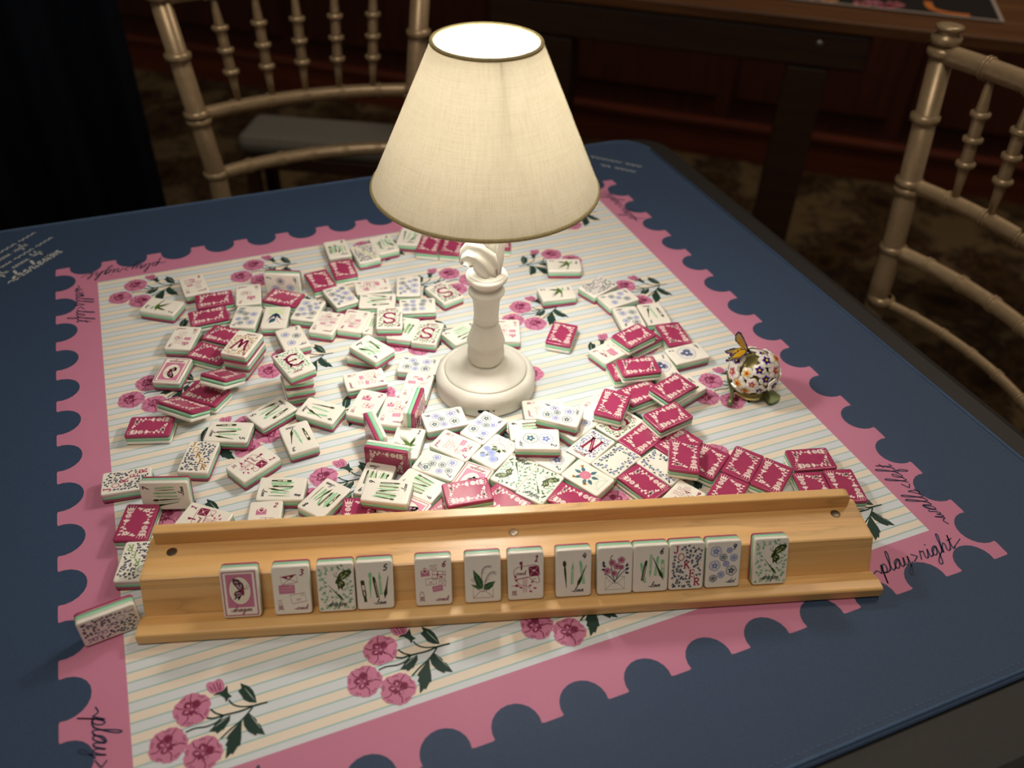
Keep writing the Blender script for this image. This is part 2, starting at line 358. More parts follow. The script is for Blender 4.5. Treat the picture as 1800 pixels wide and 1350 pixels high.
# ---- champagne ballroom chairs
champ = mat('champagne_lacquer', '#a58d6c', 0.36, 0.35)
speckle(champ, 160, 0.08)
def chair(name, x, y, ang, label):
    # local: back along x, sitter faces -y, origin under the back on the floor
    c = empty(name, P3(x, y, FLOOR), Quaternion((0, 0, 1), ang)); props(c, label, 'chair', 'ballroom chairs around the card table')
    F = -FLOOR
    def bx(z): return 3.02 + (z+1)*0.11
    def ring(mb, p, r, h=.13): mb.lathe([(r*.7, p[2]-h), (r, p[2]-h*.5), (r, p[2]+h*.5), (r*.7, p[2]+h)], 14, p[0], p[1], close=False)
    for s in (-1, 1):
        mb = MB(); path = [(s*2.85, 0.5, 0), (s*2.9, 0.1, F-7), (s*bx(-1), 0, F-1), (s*bx(4.3), 0.1, F+4.35)]
        mb.tube(path, [.2, .29, .29, .28], 14)
        mb.lathe([(.28, F+4.3), (.36, F+4.33), (.36, F+4.48), (.25, F+4.52), (.25, F+4.6), (.33, F+4.66), (.33, F+4.72), (.2, F+4.74)], 16, s*bx(4.35), 0.1)
        for z in (4.12, 2.55, .9, .7, -.95, -2.5, -5): ring(mb, (s*bx(z), 0.04 if z < 3 else .09, F+z), .37)
        mb.obj('back_post', champ, c)
    def rail(name, z, r, sag):
        mb = MB(); pts = []; N = 18; w = bx(z)
        for i in range(N+1):
            t = -1+2*i/N; pts.append((t*w, 0.04+sag*(1-t*t), F+z))
        mb.tube(pts, r, 10)
        for i in range(3, N-1, 3):
            p = Vector(pts[i]); q = Vector(pts[i+1])-Vector(pts[i-1]); q.normalize()
            for dd in (-.05, .05): mb.tube([p+q*(dd-.03), p+q*(dd+.03)], r*1.18, 10)
        mb.obj(name, champ, c)
    rail('top_rail', 4.1, .24, .5); rail('back_rail', .85, .2, .55); rail('back_rail', -1.0, .2, .55); rail('back_rail', -2.55, .14, .55)
    for i in range(5):
        t = (-2+i)/2*0.62; mb = MB()
        a = Vector((t*bx(.85), .04+.55*(1-t*t), F+.95)); b = Vector((t*bx(4.1), .04+.5*(1-t*t), F+4.0))
        rr = [.09, .12, .16, .15, .16, .12, .08]; mb.tube([a.lerp(b, k/6) for k in range(7)], rr, 10)
        for k in (.3, .5, .7):
            p = a.lerp(b, k); ring(mb, p, .24, .09)
        mb.obj('spindle', champ, c)
    MB().box(-2.95, 2.95, -6.6, .1, F-7.6, F-7.1, .15).obj('seat', champ, c)
    MB().box(-2.8, 2.8, -6.4, -.3, F-7.08, F-6.3, .3).obj('cushion', mat('ivory_cushion', '#8d857a', 0.8), c)
    for s in (-1, 1):
        MB().tube([(s*2.6, -6.2, F-7.62), (s*2.6, -6.2, 0)], [.28, .2], 12).obj('front_leg', champ, c)
        MB().tube([(s*2.65, -6.0, F-12), (s*2.85, .2, F-12)], .14, 8).obj('stretcher', champ, c)
    MB().tube([(-2.55, -6.2, F-11), (2.55, -6.2, F-11)], .14, 8).obj('stretcher', champ, c)
    return c
chair('ballroom_chair', 0.05, 13.0, 0, 'champagne gold spindle-back chair beyond the far edge, behind lamp shade')
chair('ballroom_chair', 13.5, -0.35, -math.pi/2, 'champagne gold spindle-back chair beside the side table and patterned carpet')

# ------------------------------------------------------------------ card table
def rrect(x0, x1, y0, y1, r, n=8):
    out = []
    for cx, cy, a0 in ((x1-r, y1-r, 0), (x0+r, y1-r, 90), (x0+r, y0+r, 180), (x1-r, y0+r, 270)):
        for i in range(n+1):
            a = math.radians(a0+90*i/n); out.append((cx+r*math.cos(a), cy+r*math.sin(a)))
    return out
tb = empty('card_table', P3(0, -.1, FLOOR)); props(tb, 'square black-topped card table with rounded corners', 'table')
F = -FLOOR
vinyl = speckle(mat('black_vinyl', '#17130f', 0.55), 240, 0.25, 0.12)
mb = MB(); prev = None
prof = [(0.0, F-1.0), (-.12, F-.95), (-.0, F-.5), (-.05, F-.28), (-.16, F-.15), (-.32, F-.11)]
n = 36; vs = []; fs = []
for off, z in prof:
    vs += [(x, y, z) for x, y in rrect(-10.05-off, 10.05+off, -10.05-off, 9.95+off, 1.1+off)]
m = len(rrect(-1, 1, -1, 1, .1))
for j in range(len(prof)-1):
    for i in range(m):
        k = (i+1) % m; fs.append((j*m+i, j*m+k, (j+1)*m+k, (j+1)*m+i))
fs.append(tuple(reversed(range(m)))); fs.append(tuple((len(prof)-1)*m+i for i in range(m)))
mb.add(vs, fs); mb.obj('table_top', vinyl, tb)
for sx in (-1, 1):
    for sy in (-1, 1):
        MB().tube([(sx*8.6, sy*8.6, F-1.02), (sx*8.9, sy*8.9, 0)], [.4, .3], 12).obj('leg', mat('black_steel', '#141414', 0.4, 0.8) if 'black_steel' not in bpy.data.materials else bpy.data.materials['black_steel'], tb)
MB().box(-8.8, 8.8, -8.8, 8.8, F-1.6, F-1.02).obj('apron', vinyl, tb)

# ------------------------------------------------------------------ playing mat
H = 7.14544; FH = H-0.8717; NC, NN = 0.30961, 0.67168
pmat = empty('playing_mat', P3(0, 0.27, -.11)); props(pmat, 'navy playing mat printed with a pink stamp frame, stripes and pansies', 'mat')
navy = speckle(mat('navy_neoprene', '#324560', 0.6, spec=0.4), 700, 0.10, 0.15, 0.0004)
mb = MB(); vs = []; fs = []
prof = [(-.03, .005), (0, .03), (0, .06), (-.02, .08), (-.06, .092)]
for off, z in prof: vs += [(x, y-.0, z) for x, y in rrect(-9.22-off, 9.22+off, -9.22-off, 9.22+off, .9+off)]
for j in range(len(prof)-1):
    for i in range(m):
        k = (i+1) % m; fs.append((j*m+i, j*m+k, (j+1)*m+k, (j+1)*m+i))
fs.append(tuple(reversed(range(m)))); fs.append(tuple((len(prof)-1)*m+i for i in range(m)))
mb.add(vs, fs); mb.obj('mat_body', navy, pmat)
hem = MB(); pts = [(x, y, .094) for x, y in rrect(-9.14, 9.14, -9.14, 9.14, .85)]; pts.append(pts[0])
hem.tube(pts, .032, 8).obj('stitched_hem', speckle(mat('hem_thread', '#3f5878', 0.55), 1500, 0.35, 0.5), pmat)
mb = MB()                       # line of stitches just inside the hem
for sx, sy in ((1, 0), (-1, 0), (0, 1), (0, -1)):
    for i in range(150):
        t = -8.2+16.4*i/149
        a = (t-.03, t+.03)
        if sx: mb.box(sx*9.03-.008, sx*9.03+.008, a[0], a[1], .091, .099)
        else: mb.box(a[0], a[1], sy*9.03-.008, sy*9.03+.008, .091, .099)
props(mb.obj('stitches', bpy.data.materials['hem_thread'], pmat), kind='stuff')
# printed artwork: centred on the stamp, z relative to the mat body
ZP = .0935*S
def art(name, ik, layer, m=MATINK):
    me = ik.mesh(name, S, ZP+layer*.0035*S); o = obj(name, me, pmat, m); o.location = (0, -.27*S, 0); return o
def stamp():
    side = []; r = .345; d = .075
    half = math.acos(d/r)
    T = [(-H+.04, H), ]
    x = -H+NC
    for i in range(14):
        cx = x + NN/2
        side.append((cx-NN/2-.035, H)); side.append((cx-NN/2-.008, H-.012))
        for k in range(13):
            a = math.pi+ (math.pi/2-half)*-1 + (math.pi+2*(math.pi/2-half))*k/12 if False else None
            th = math.pi/2+half + (2*math.pi-2*half)*k/12
            side.append((cx+r*math.cos(th), H-d+r*math.sin(th)))
        side.append((cx+NN/2+.008, H-.012)); side.append((cx+NN/2+.035, H)); x += 1
    out = []
    for q in range(4):
        c, s_ = [(1, 0), (0, -1), (-1, 0), (0, 1)][q]
        out += [(px*c-py*s_, px*s_+py*c) for px, py in [(-H+.03, H-.008)]+side+[(H-.03, H-.008)]]
    return out
ik = Ink(0.0); PK = '#c97f9b'
st_out = stamp()
# ring between stamp edge and field: fan of quads by tessellating outline with hole
c = lin(PK); hole = [(-FH, -FH), (FH, -FH), (FH, FH), (-FH, FH)]
allp = st_out+hole
for tri in tessellate_polygon([[Vector((x, y, 0)) for x, y in st_out], [Vector((x, y, 0)) for x, y in hole]]):
    i, j, k = tri; a, d, e = allp[i], allp[j], allp[k]
    if (d[0]-a[0])*(e[1]-a[1])-(d[1]-a[1])*(e[0]-a[0]) < 0: j, k = k, j
    b = len(ik.v); ik.v += [(*allp[i], 0), (*allp[j], 0), (*allp[k], 0)]; ik.f.append((b, b+1, b+2)); ik.c.append(c)
art('stamp_frame', ik, 0)
stripe = mat('striped_fabric', '#e8e4dc', 0.62, spec=0.35)
_t = NT(stripe); _tc = _t.n('ShaderNodeTexCoord'); _sx = _t.n('ShaderNodeSeparateXYZ'); _t.l(_tc.outputs['Object'], _sx.inputs[0])
_y = _t.math('DIVIDE', _t.math('ADD', _sx.outputs['Y'], (FH+.06)*S), .3226*S); _fr = _t.math('FRACT', _y)
TEAL, CRM, GRY = '#9cc4bf', '#efe1cf', '#dbe0e4'
_t.l(_t.ramp(_fr, [(0.0, TEAL), (0.065, GRY), (0.5, TEAL), (0.565, CRM)], 'CONSTANT'), _t.b.inputs['Base Color'])
_n = _t.n('ShaderNodeTexNoise', i_Scale=900.0, i_Detail=1.0); _t.l(_tc.outputs['Object'], _n.inputs['Vector']); _t.bump(_n.outputs[0], 0.12, 0.0004)
ik = Ink(0.0); ik.fill(hole, '#ffffff'); art('striped_field', ik, 0, stripe)
# pansy sprays
SPR = {'leaf1': [[0.822, -0.206], [0.823, -0.103], [0.807, -0.003], [0.766, 0.08], [0.662, 0.173], [0.665, 0.09], [0.614, 0.061], [0.653, -0.039], [0.667, -0.1], [0.735, -0.167]], 'leaf2': [[0.696, -0.314], [0.727, -0.363], [0.781, -0.456], [0.78, -0.509], [0.813, -0.54], [0.852, -0.714], [0.755, -0.659], [0.735, -0.686], [0.652, -0.593], [0.609, -0.479], [0.618, -0.375]], 'leaf3': [[0.598, -0.404], [0.54, -0.435], [0.396, -0.547], [0.368, -0.589], [0.387, -0.613], [0.342, -0.674], [0.36, -0.706], [0.318, -0.868], [0.396, -0.814], [0.415, -0.838], [0.494, -0.749], [0.523, -0.752], [0.556, -0.635], [0.571, -0.535]], 'leaf4': [[0.466, -0.266], [0.447, -0.346], [0.385, -0.411], [0.35, -0.451], [0.336, -0.44], [0.265, -0.476], [0.254, -0.44], [0.17, -0.403], [0.235, -0.354], [0.246, -0.331], [0.303, -0.299]], 'main': [[0.962, -0.25], [0.785, -0.238], [0.613, -0.255], [0.372, -0.235], [0.251, -0.234], [0.165, -0.193]], 'a2': [[0.372, -0.23], [0.289, -0.168], [0.232, -0.082]], 'b': [[0.379, -0.238], [0.287, -0.302], [0.15, -0.321], [0.004, -0.292], [-0.116, -0.307]], 'bud': [[0.778, -0.236], [0.666, -0.208], [0.58, -0.169], [0.512, -0.106], [0.477, -0.027]], 'c': [[0.759, -0.256], [0.696, -0.314], [0.592, -0.392], [0.445, -0.469], [0.298, -0.562]], 'calyx': [[0.49, 0.204], [0.483, 0.074], [0.527, 0.004], [0.48, -0.001], [0.442, -0.055], [0.429, 0.019], [0.37, 0.098], [0.287, 0.111], [0.344, 0.136], [0.422, 0.135]], 'budp': [[0.344, 0.136], [0.422, 0.135], [0.455, 0.208], [0.436, 0.302], [0.388, 0.35], [0.322, 0.326], [0.262, 0.343], [0.219, 0.308], [0.226, 0.238], [0.269, 0.155]]}
PINK, PLUM, LEAF, LINE = '#cc7f9f', '#7c2247', '#1f3a30', '#8a3157'
def pansy(ik, x, y, rot, sc=1.0):
    ik.push(x, y, rot, sc)
    out = []
    for i in range(60):
        a = 2*math.pi*i/60; r = .252*(.90+.10*abs(math.cos(2.5*a))**.6+.022*math.cos(17*a)); out.append((r*math.cos(a), r*math.sin(a)))
    ik.fill(out, PINK, 1)
    for k, (a, ln, sp) in enumerate(((100, .165, .60), (28, .17, .62), (172, .15, .55), (236, .105, .45), (306, .12, .5))):
        A = math.radians(a); tip = []
        for j in range(15):
            t = -1+j/7; b = A+t*sp; rr = (ln if j % 2 == 0 else ln*.80)*(1-.30*abs(t)**1.5); tip.append((rr*math.cos(b), rr*math.sin(b)))
        ik.fill([(.015*math.cos(A), .015*math.sin(A))]+tip, PLUM, 2)
        if k in (0, 2, 4):
            u = Vector((math.cos(A), math.sin(A))); w = Vector((-u.y, u.x)); q = [u*.035, u*.07+w*.028, u*.115+w*.008, u*.08-w*.022]
            ik.fill([tuple(p) for p in q], PINK, 3)
        B = A+.62+.08*k; ik.line(cr([(.02*math.cos(B-.5), .02*math.sin(B-.5)), (.09*math.cos(B-.15), .09*math.sin(B-.15)), (.15*math.cos(B+.08), .15*math.sin(B+.08)), (.228*math.cos(B-.05), .228*math.sin(B-.05))], 3), .015, PLUM, 2)
        for q in (-.12, .0, .14): ik.line([(.188*math.cos(A+q), .188*math.sin(A+q)), (.222*math.cos(A+q*1.15), .222*math.sin(A+q*1.15))], .011, PLUM, 2)
    ik.pop()
def spray(ik):
    for k, w in (('main', .028), ('a2', .024), ('b', .024), ('bud', .022), ('c', .024)): ik.line(cr(SPR[k], 5), w, LEAF, 0)
    for k in ('leaf1', 'leaf2', 'leaf3', 'leaf4'):
        q = SPR[k]; ik.fill(q, LEAF, 1)
    for k, (i, j) in (('leaf1', (0, 4)), ('leaf2', (0, 5)), ('leaf4', (0, 7))):
        a, b = Vector(SPR[k][i]), Vector(SPR[k][j]); ik.line([a.lerp(b, .12), a.lerp(b, .4), a.lerp(b, .72)], .008, '#cfd8d2', 2, taper=True)
    ik.fill(SPR['calyx'], LEAF, 2); ik.fill(cr(SPR['budp'], 3, True), PINK, 1)
    for a, b in (((.38, .15), (.36, .3)), ((.40, .16), (.40, .27)), ((.34, .16), (.31, .29)), ((.30, .18), (.26, .26))): ik.line([a, b], .012, PLUM, 3)
    pansy(ik, 0, 0, 20); pansy(ik, -.345, -.41, 60); pansy(ik, .06, -.69, -15)
ik = Ink(.0022); spray(ik); spr_me = ik.mesh('pansy_spray', S, ZP+.0035*S)
ik = Ink(.0022); ik.push(0, 0, 0, 1, -1); spray(ik); sprm_me = ik.mesh('pansy_spray_mirrored', S, ZP+.0035*S)
for r in range(4):
    for k in range(5):
        x, y = -5.49+2.61*k, 5.86-3.71*r
        o = obj('pansy_spray', spr_me, pmat, MATINK); o.location = (x*S, (y-.27)*S, 0)
    if r < 3:
        for k in range(4):
            x, y = -3.92+2.61*k, 4.0-3.71*r
            o = obj('pansy_spray', sprm_me, pmat, MATINK); o.location = (x*S, (y-.27)*S, 0)
# lettering along the four sides
NV = '#2b3350'
def mat_text(name, draw, q=0):
    ik = Ink(.0); ik.push(0, 0, -90*q); draw(ik); art(name, ik, 1)
def play_right(ik):
    w = ik.text('-play>right', 4.9, -6.74, .165, NV, .022, shear=.35)
    ik.line(cr([(w-.02, -6.71), (w+.1, -6.66), (w+.22, -6.6)], 4), .018, NV)
def walls_left(ik): ik.text('-walls<left', -6.15, -6.74, .165, NV, .022, shear=.35)
for q in range(4):
    mat_text('side_lettering', play_right, q); mat_text('side_lettering', walls_left, q)
WH = '#c3c6c4'
def corner_rules(ik):
    ik.push(-8.08, 6.85, 45)
    ik.text('-charleston', .12, 0, .16, WH, .03, shear=.3)
    for j, t in enumerate(('right . across . left', '', 'left . across . right', '')):
        y = .42+.27*j
        if t: ik.text(t, .0+.05*j, y, .085, WH, .018, shear=.0)
        else:
            x = -.1
            for wd in (.4, .32, .55, .5):
                ik.line([(x+wd*k/10, y+.03+.035*math.sin(k*2.3)) for k in range(11)], .03, WH); x += wd+.09
    ik.pop()
mat_text('corner_lettering', corner_rules)
def corner_note(ik):
    ik.push(7.3, 8.85, -45)
    for y, words in ((-.15, (.95, .5)), (-.55, (.3, .62))):
        x = .05 if y > -.3 else .5
        for wd in words:
            n_ = int(wd/.05); ik.line([(x+wd*k/n_, y+.05*math.sin(k*2.2)) for k in range(n_+1)], .03, WH); x += wd+.12
    ik.pop()
mat_text('corner_lettering', corner_note)

# ------------------------------------------------------------------ tile rack
RA = -0.28473; RL = 11.093
rk = empty('tile_rack', P3(-6.0904, -3.975, 0.004), Quaternion((0, 0, 1), RA))
props(rk, 'long maple wood tile rack with a raised back rail, holding upright tiles', 'rack')
maple = wood('oiled_maple', ('#e8bd80', '#dcaa69'), 0.36, 1.0, 0.8)
def extr(prof, u0, u1, cap=0.0, n=1):
    "profile (depth, height) along the rack with slightly eased ends"
    mb = MB(); k = len(prof); us = [u0, u0+cap, u1-cap, u1] if cap else [u0, u1]
    cx = sum(p[0] for p in prof)/k; cz = sum(p[1] for p in prof)/k
    vs = []
    for i, u in enumerate(us):
        sc = .985 if cap and i in (0, 3) else 1
        vs += [(u, cx+(d-cx)*sc, cz+(z-cz)*sc if z > 0.01 else z) for d, z in prof]
    fs = []
    for j in range(len(us)-1):
        for i in range(k):
            m_ = (i+1) % k; fs.append((j*k+i, j*k+m_, (j+1)*k+m_, (j+1)*k+i))
    fs += [tuple(reversed(range(k))), tuple((len(us)-1)*k+i for i in range(k))]
    return mb.add(vs, fs)
extr([(.02, 0), (0, .02), (0, .165), (.015, .185), (.04, .193), (.18, .195), (.408, .11), (.408, 0)], 0, RL, .03).obj('ledge', maple, rk)
extr([(.412, 0), (.412, .105), (.622, .615), (.63, .645), (.655, .658), (1.44, .658), (1.46, .64), (1.46, 0)], 0.03, RL-.03, .03).obj('shelf_block', maple, rk)
mb = MB(); vs = []; fs = []; pr = [(1.28, .661), (1.28, .89), (1.285, .91), (1.30, .92), (1.44, .92), (1.455, .91), (1.46, .89), (1.46, .661)]
us = [(.13, 1), (.16, 1)]+[(.2+10.4*i/6, 1) for i in range(7)]+[(10.72, 1), (10.80, .985), (10.86, .94), (10.885, .86), (10.893, .72)]
for u, hh in us: vs += [(u, d, .661+(z-.661)*hh) for d, z in pr]
k = len(pr)
for j in range(len(us)-1):
    for i in range(k): m_ = (i+1) % k; fs.append((j*k+i, j*k+m_, (j+1)*k+m_, (j+1)*k+i))
fs += [tuple(reversed(range(k))), tuple((len(us)-1)*k+i for i in range(k))]
mb.add(vs, fs).obj('back_rail', maple, rk)
steel = mat('dull_steel_disc', '#6e6152', 0.4, 0.8); brass = mat('satin_nickel', '#e6dcc8', 0.45, 0.8)
for u, d in ((.39, 1.13), (10.65, 1.15)):
    MB().lathe([(.078, .655), (.078, .662), (.07, .665)], 20, u, d).obj('magnet_disc', steel, rk)
MB().lathe([(.078, .655), (.078, .664), (.05, .675), (.01, .68)], 20, 5.49, 1.14).obj('rivet', brass, rk)

# ------------------------------------------------------------------ lamp
LX, LY = .635, -.178
lamp = empty('table_lamp', P3(LX, LY, 0.003)); props(lamp, 'small white turned table lamp with a cream linen shade, switched on', 'lamp')
white = mat('matt_white_enamel', '#eae6da', 0.42, spec=0.4)
body = MB()
body.lathe([(.90, .0), (.955, .015), (.965, .05), (.962, .30), (.945, .36), (.90, .41), (.85, .446), (.815, .455), (.805, .44), (.80, .40)], 64, smooth=True)
body.obj('base', white, lamp)
MB().lathe([(.785, .40), (.785, .452), (.775, .466), (.70, .482), (.56, .51), (.46, .545), (.39, .60), (.345, .66)], 56).obj('base_dome', white, lamp)
MB().lathe([(.90, -.0), (.93, .008), (.93, .014)], 48).obj('rubber_foot', mat('grey_rubber', '#55585a', 0.7), lamp)
stem = [(.30, .655), (.315, .70), (.345, .78), (.352, .86), (.340, .95), (.322, .985), (.330, 1.0), (.335, 1.03), (.325, 1.05), (.352, 1.075), (.362, 1.115), (.350, 1.16), (.315, 1.27),
 (.275, 1.40), (.245, 1.48), (.243, 1.53), (.222, 1.535), (.222, 1.56), (.238, 1.60), (.236, 1.645), (.218, 1.655), (.216, 1.68), (.226, 1.72), (.236, 1.85), (.244, 1.98), (.258, 2.07), (.30, 2.15), (.332, 2.20), (.334, 2.235), (.318, 2.265),
 (.262, 2.30), (.252, 2.345), (.275, 2.41), (.34, 2.455), (.376, 2.50), (.380, 2.54), (.362, 2.585), (.345, 2.59), (.345, 2.60), (.32, 2.625), (.25, 2.66), (.205, 2.72), (.19, 2.85), (.185, 3.6), (.19, 4.4), (.12, 4.45), (.12, 4.7)]
MB().lathe(stem, 48).obj('stem', white, lamp)
# curled acanthus leaves round the neck of the stem
def leafsheet(cp, wd, nrm_in=(0, 0), th=.035):
    "cp: centre line points; wd: half widths; sheet bent round the stem"
    n_ = 9; vs = []; fs = []; C_ = [Vector(p) for p in cp]; N = len(C_)
    for side in (0, 1):
        for i, c_ in enumerate(C_):
            t = (C_[min(i+1, N-1)]-C_[max(i-1, 0)]).normalized(); rad = Vector((c_.x, c_.y, 0))
            rad = rad.normalized() if rad.length > 1e-4 else Vector((0, -1, 0)); w_ = t.cross(rad).normalized(); nr = w_.cross(t).normalized()
            for k in range(n_):
                q = -1+2*k/(n_-1); p = c_+w_*wd[i]*q - nr*(.16*wd[i]*q*q*1.6) + nr*(.03*math.cos(q*7)) - nr*th*side
                vs.append(p)
    o_ = N*n_
    for i in range(N-1):
        for k in range(n_-1):
            a = i*n_+k; fs += [(a, a+1, a+n_+1, a+n_), (o_+a, o_+a+n_, o_+a+n_+1, o_+a+1)]
    for i in range(N-1):
        for k, sgn in ((0, 1), (n_-1, -1)):
            a = i*n_+k; fs.append((a, a+n_, o_+a+n_, o_+a) if sgn > 0 else (a, o_+a, o_+a+n_, a+n_))
    for k in range(n_-1):
        fs += [(k, o_+k, o_+k+1, k+1), ((N-1)*n_+k, (N-1)*n_+k+1, o_+(N-1)*n_+k+1, o_+(N-1)*n_+k)]
    return MB().add(vs, fs, True)
cd = Vector((-.357, -.934)); rt = Vector((.934, -.357))          # towards / across the viewer's side
def L3(a, b, z): q = cd*a + rt*b; return (q.x, q.y, z)
leafsheet([L3(.20, .16, 2.62), L3(.27, .08, 2.78), L3(.29, -.04, 2.95), L3(.26, -.18, 3.06), L3(.20, -.33, 3.07), L3(.17, -.43, 3.0), L3(.15, -.47, 2.90)], [.10, .19, .26, .27, .24, .18, .05]).obj('leaf', white, lamp)
leafsheet([L3(.12, .22, 2.62), L3(.14, .25, 2.9), L3(.14, .26, 3.2), L3(.14, .30, 3.5), L3(.16, .38, 3.75), L3(.18, .47, 3.8)], [.06, .11, .14, .14, .10, .03]).obj('leaf', white, lamp)
leafsheet([L3(-.2, -.1, 2.62), L3(-.26, -.1, 2.9), L3(-.28, -.1, 3.2), L3(-.34, -.1, 3.4), L3(-.45, -.1, 3.42)], [.1, .2, .24, .16, .03]).obj('leaf', white, lamp)
leafsheet([L3(.15, -.1, 2.95), L3(.22, -.05, 3.2), L3(.22, 0, 3.5), L3(.24, .02, 3.75), L3(.32, .02, 3.9)], [.12, .2, .22, .15, .03]).obj('leaf', white, lamp)
# charging port and indicator on the base
dark = mat('port_black', '#0c0c0c', 0.5); ang = math.atan2(cd.y, cd.x)-.03
port = MB()
for s_ in (0,):
    vs = []
    for i in range(16):
        a = 2*math.pi*i/16; du = .075*(1 if math.cos(a) > 0 else -1)+.035*math.cos(a); dz = .035*math.sin(a); b_ = ang+du/.965
        vs += [(.972*math.cos(b_), .972*math.sin(b_), .155+dz), (.93*math.cos(b_), .93*math.sin(b_), .155+dz)]
    fs = [tuple(2*i for i in range(16)), tuple(reversed([2*i+1 for i in range(16)]))]+[(2*i, 2*i+1, (2*i+3) % 32, (2*i+2) % 32) for i in range(16)]
    port.add(vs, fs)
port.obj('charging_port', dark, lamp)
b_ = ang+.20; MB().ball((.955*math.cos(b_), .955*math.sin(b_), .165), .02, 10, 6).obj('indicator', dark, lamp)
# shade
SB, STp = (1.885, 4.315), (.841, 6.647); SX, SY = -.035, .01
lin_m = bpy.data.materials.new('cream_linen_shade'); lin_m.use_nodes = True
t = NT(lin_m); nt = lin_m.node_tree; nt.nodes.remove(nt.nodes['Principled BSDF']); out = nt.nodes['Material Output']
uv = t.n('ShaderNodeUVMap'); sp = t.n('ShaderNodeSeparateXYZ'); t.l(uv.outputs[0], sp.inputs[0])
nz = t.n('ShaderNodeTexNoise', i_Scale=60.0, i_Detail=2.0); t.l(uv.outputs[0], nz.inputs['Vector'])
def thread(ax, cnt, wob):
    q = t.math('ADD', t.math('MULTIPLY', ax, cnt), t.math('MULTIPLY', nz.outputs[0], wob)); return t.math('ABSOLUTE', t.math('SINE', t.math('MULTIPLY', q, math.pi)))
wu = thread(t.math('ADD', sp.outputs['X'], t.math('MULTIPLY', sp.outputs['Y'], .10)), 300, 1.2); wv = thread(t.math('SUBTRACT', sp.outputs['Y'], t.math('MULTIPLY', sp.outputs['X'], .35)), 130, 1.0)
def slub(sx, sy):
    mp = t.n('ShaderNodeMapping'); mp.inputs['Scale'].default_value = (sx, sy, 1); mp.inputs['Rotation'].default_value = (0, 0, .12); t.l(uv.outputs[0], mp.inputs['Vector'])
    n_ = t.n('ShaderNodeTexNoise', i_Scale=1.0, i_Detail=2.0); t.l(mp.outputs[0], n_.inputs['Vector']); return n_.outputs[0]
sl = t.math('ADD', slub(300, 7), slub(9, 170))
weave = t.math('ADD', t.math('MULTIPLY', t.math('ADD', wu, wv), .30), t.math('MULTIPLY', sl, .42))
colr = t.ramp(weave, [(0.25, '#9d8d68'), (0.52, '#dfd2b0'), (0.85, '#f8f0dc')])
dif = t.n('ShaderNodeBsdfDiffuse'); trl = t.n('ShaderNodeBsdfTranslucent'); mix = t.n('ShaderNodeMixShader'); mix.inputs[0].default_value = .17
t.l(colr, dif.inputs[0]); t.l(colr, trl.inputs[0]); t.l(dif.outputs[0], mix.inputs[1]); t.l(trl.outputs[0], mix.inputs[2]); t.l(mix.outputs[0], out.inputs[0])
bp = t.n('ShaderNodeBump', i_Strength=.25, i_Distance=.0006); t.l(weave, bp.inputs['Height']); t.l(bp.outputs[0], dif.inputs['Normal'])
def cone(name, off, flip, m, parent=lamp):
    N, K = 96, 10; vs = []; fs = []; uvs = []
    for j in range(K+1):
        q = j/K; r = SB[0]+(STp[0]-SB[0])*q+off; z = SB[1]+(STp[1]-SB[1])*q
        for i in range(N): a = 2*math.pi*i/N; vs.append((SX+r*math.cos(a), SY+r*math.sin(a), z))
    for j in range(K):
        for i in range(N):
            k_ = (i+1) % N; f_ = [(j*N+i, (i/N, j/K)), (j*N+k_, ((i+1)/N, j/K)), ((j+1)*N+k_, ((i+1)/N, (j+1)/K)), ((j+1)*N+i, (i/N, (j+1)/K))]
            if flip: f_ = f_[::-1]
            fs.append([a for a, _ in f_]); uvs += [b for _, b in f_]
    mb = MB(); mb.add(vs, fs, True); me = mb.mesh(name, S, fix=False)
    ul = me.uv_layers.new(name='UVMap')
    for d_, w_ in zip(ul.data, uvs): d_.uv = w_
    return obj(name, me, parent, m)
cone('lamp_shade', 0, False, lin_m)
inner = mat('white_shade_lining', '#f7f4ec', 0.7); ti = NT(inner); tr_ = ti.n('ShaderNodeBsdfTranslucent'); tr_.inputs[0].default_value = (.97, .95, .91, 1); mi = ti.n('ShaderNodeMixShader'); mi.inputs[0].default_value = .3
ti.l(ti.b.outputs[0], mi.inputs[1]); ti.l(tr_.outputs[0], mi.inputs[2]); ti.l(mi.outputs[0], inner.node_tree.nodes['Material Output'].inputs[0])
cone('shade_lining', -.025, True, inner)
trim = speckle(mat('khaki_linen_tape', '#b8a878', 0.8), 900, 0.2, 0.3)
for r, z in (SB, STp):
    ring = [(SX+(r-.008)*math.cos(2*math.pi*i/72), SY+(r-.008)*math.sin(2*math.pi*i/72), z) for i in range(73)]
    MB().tube(ring, .034, 8).obj('shade_trim', trim, lamp)
sa = math.atan2(rt.y, rt.x)+.06
seam = MB(); vs = []
for j in range(9):
    q = j/8; r = SB[0]+(STp[0]-SB[0])*q; z = SB[1]+(STp[1]-SB[1])*q
    for da, dr in ((-.05/r, .004), (-.05/r, .016), (.05/r, .016), (.05/r, .004)): vs.append((SX+(r+dr)*math.cos(sa+da), SY+(r+dr)*math.sin(sa+da), z))
seam.add(vs, [(4*j+a, 4*j+(a+1) % 4, 4*j+4+(a+1) % 4, 4*j+4+a) for j in range(8) for a in range(4)]+[(3, 2, 1, 0), (32, 33, 34, 35)], False)
o = seam.obj('shade_seam', lin_m, lamp)
ul = o.data.uv_layers.new(name='UVMap')
for lp in o.data.loops:
    v = o.data.vertices[lp.vertex_index].co; ul.data[lp.index].uv = (.9+.01*(v.x/S), (v.z/S-SB[1])/(STp[1]-SB[1]))
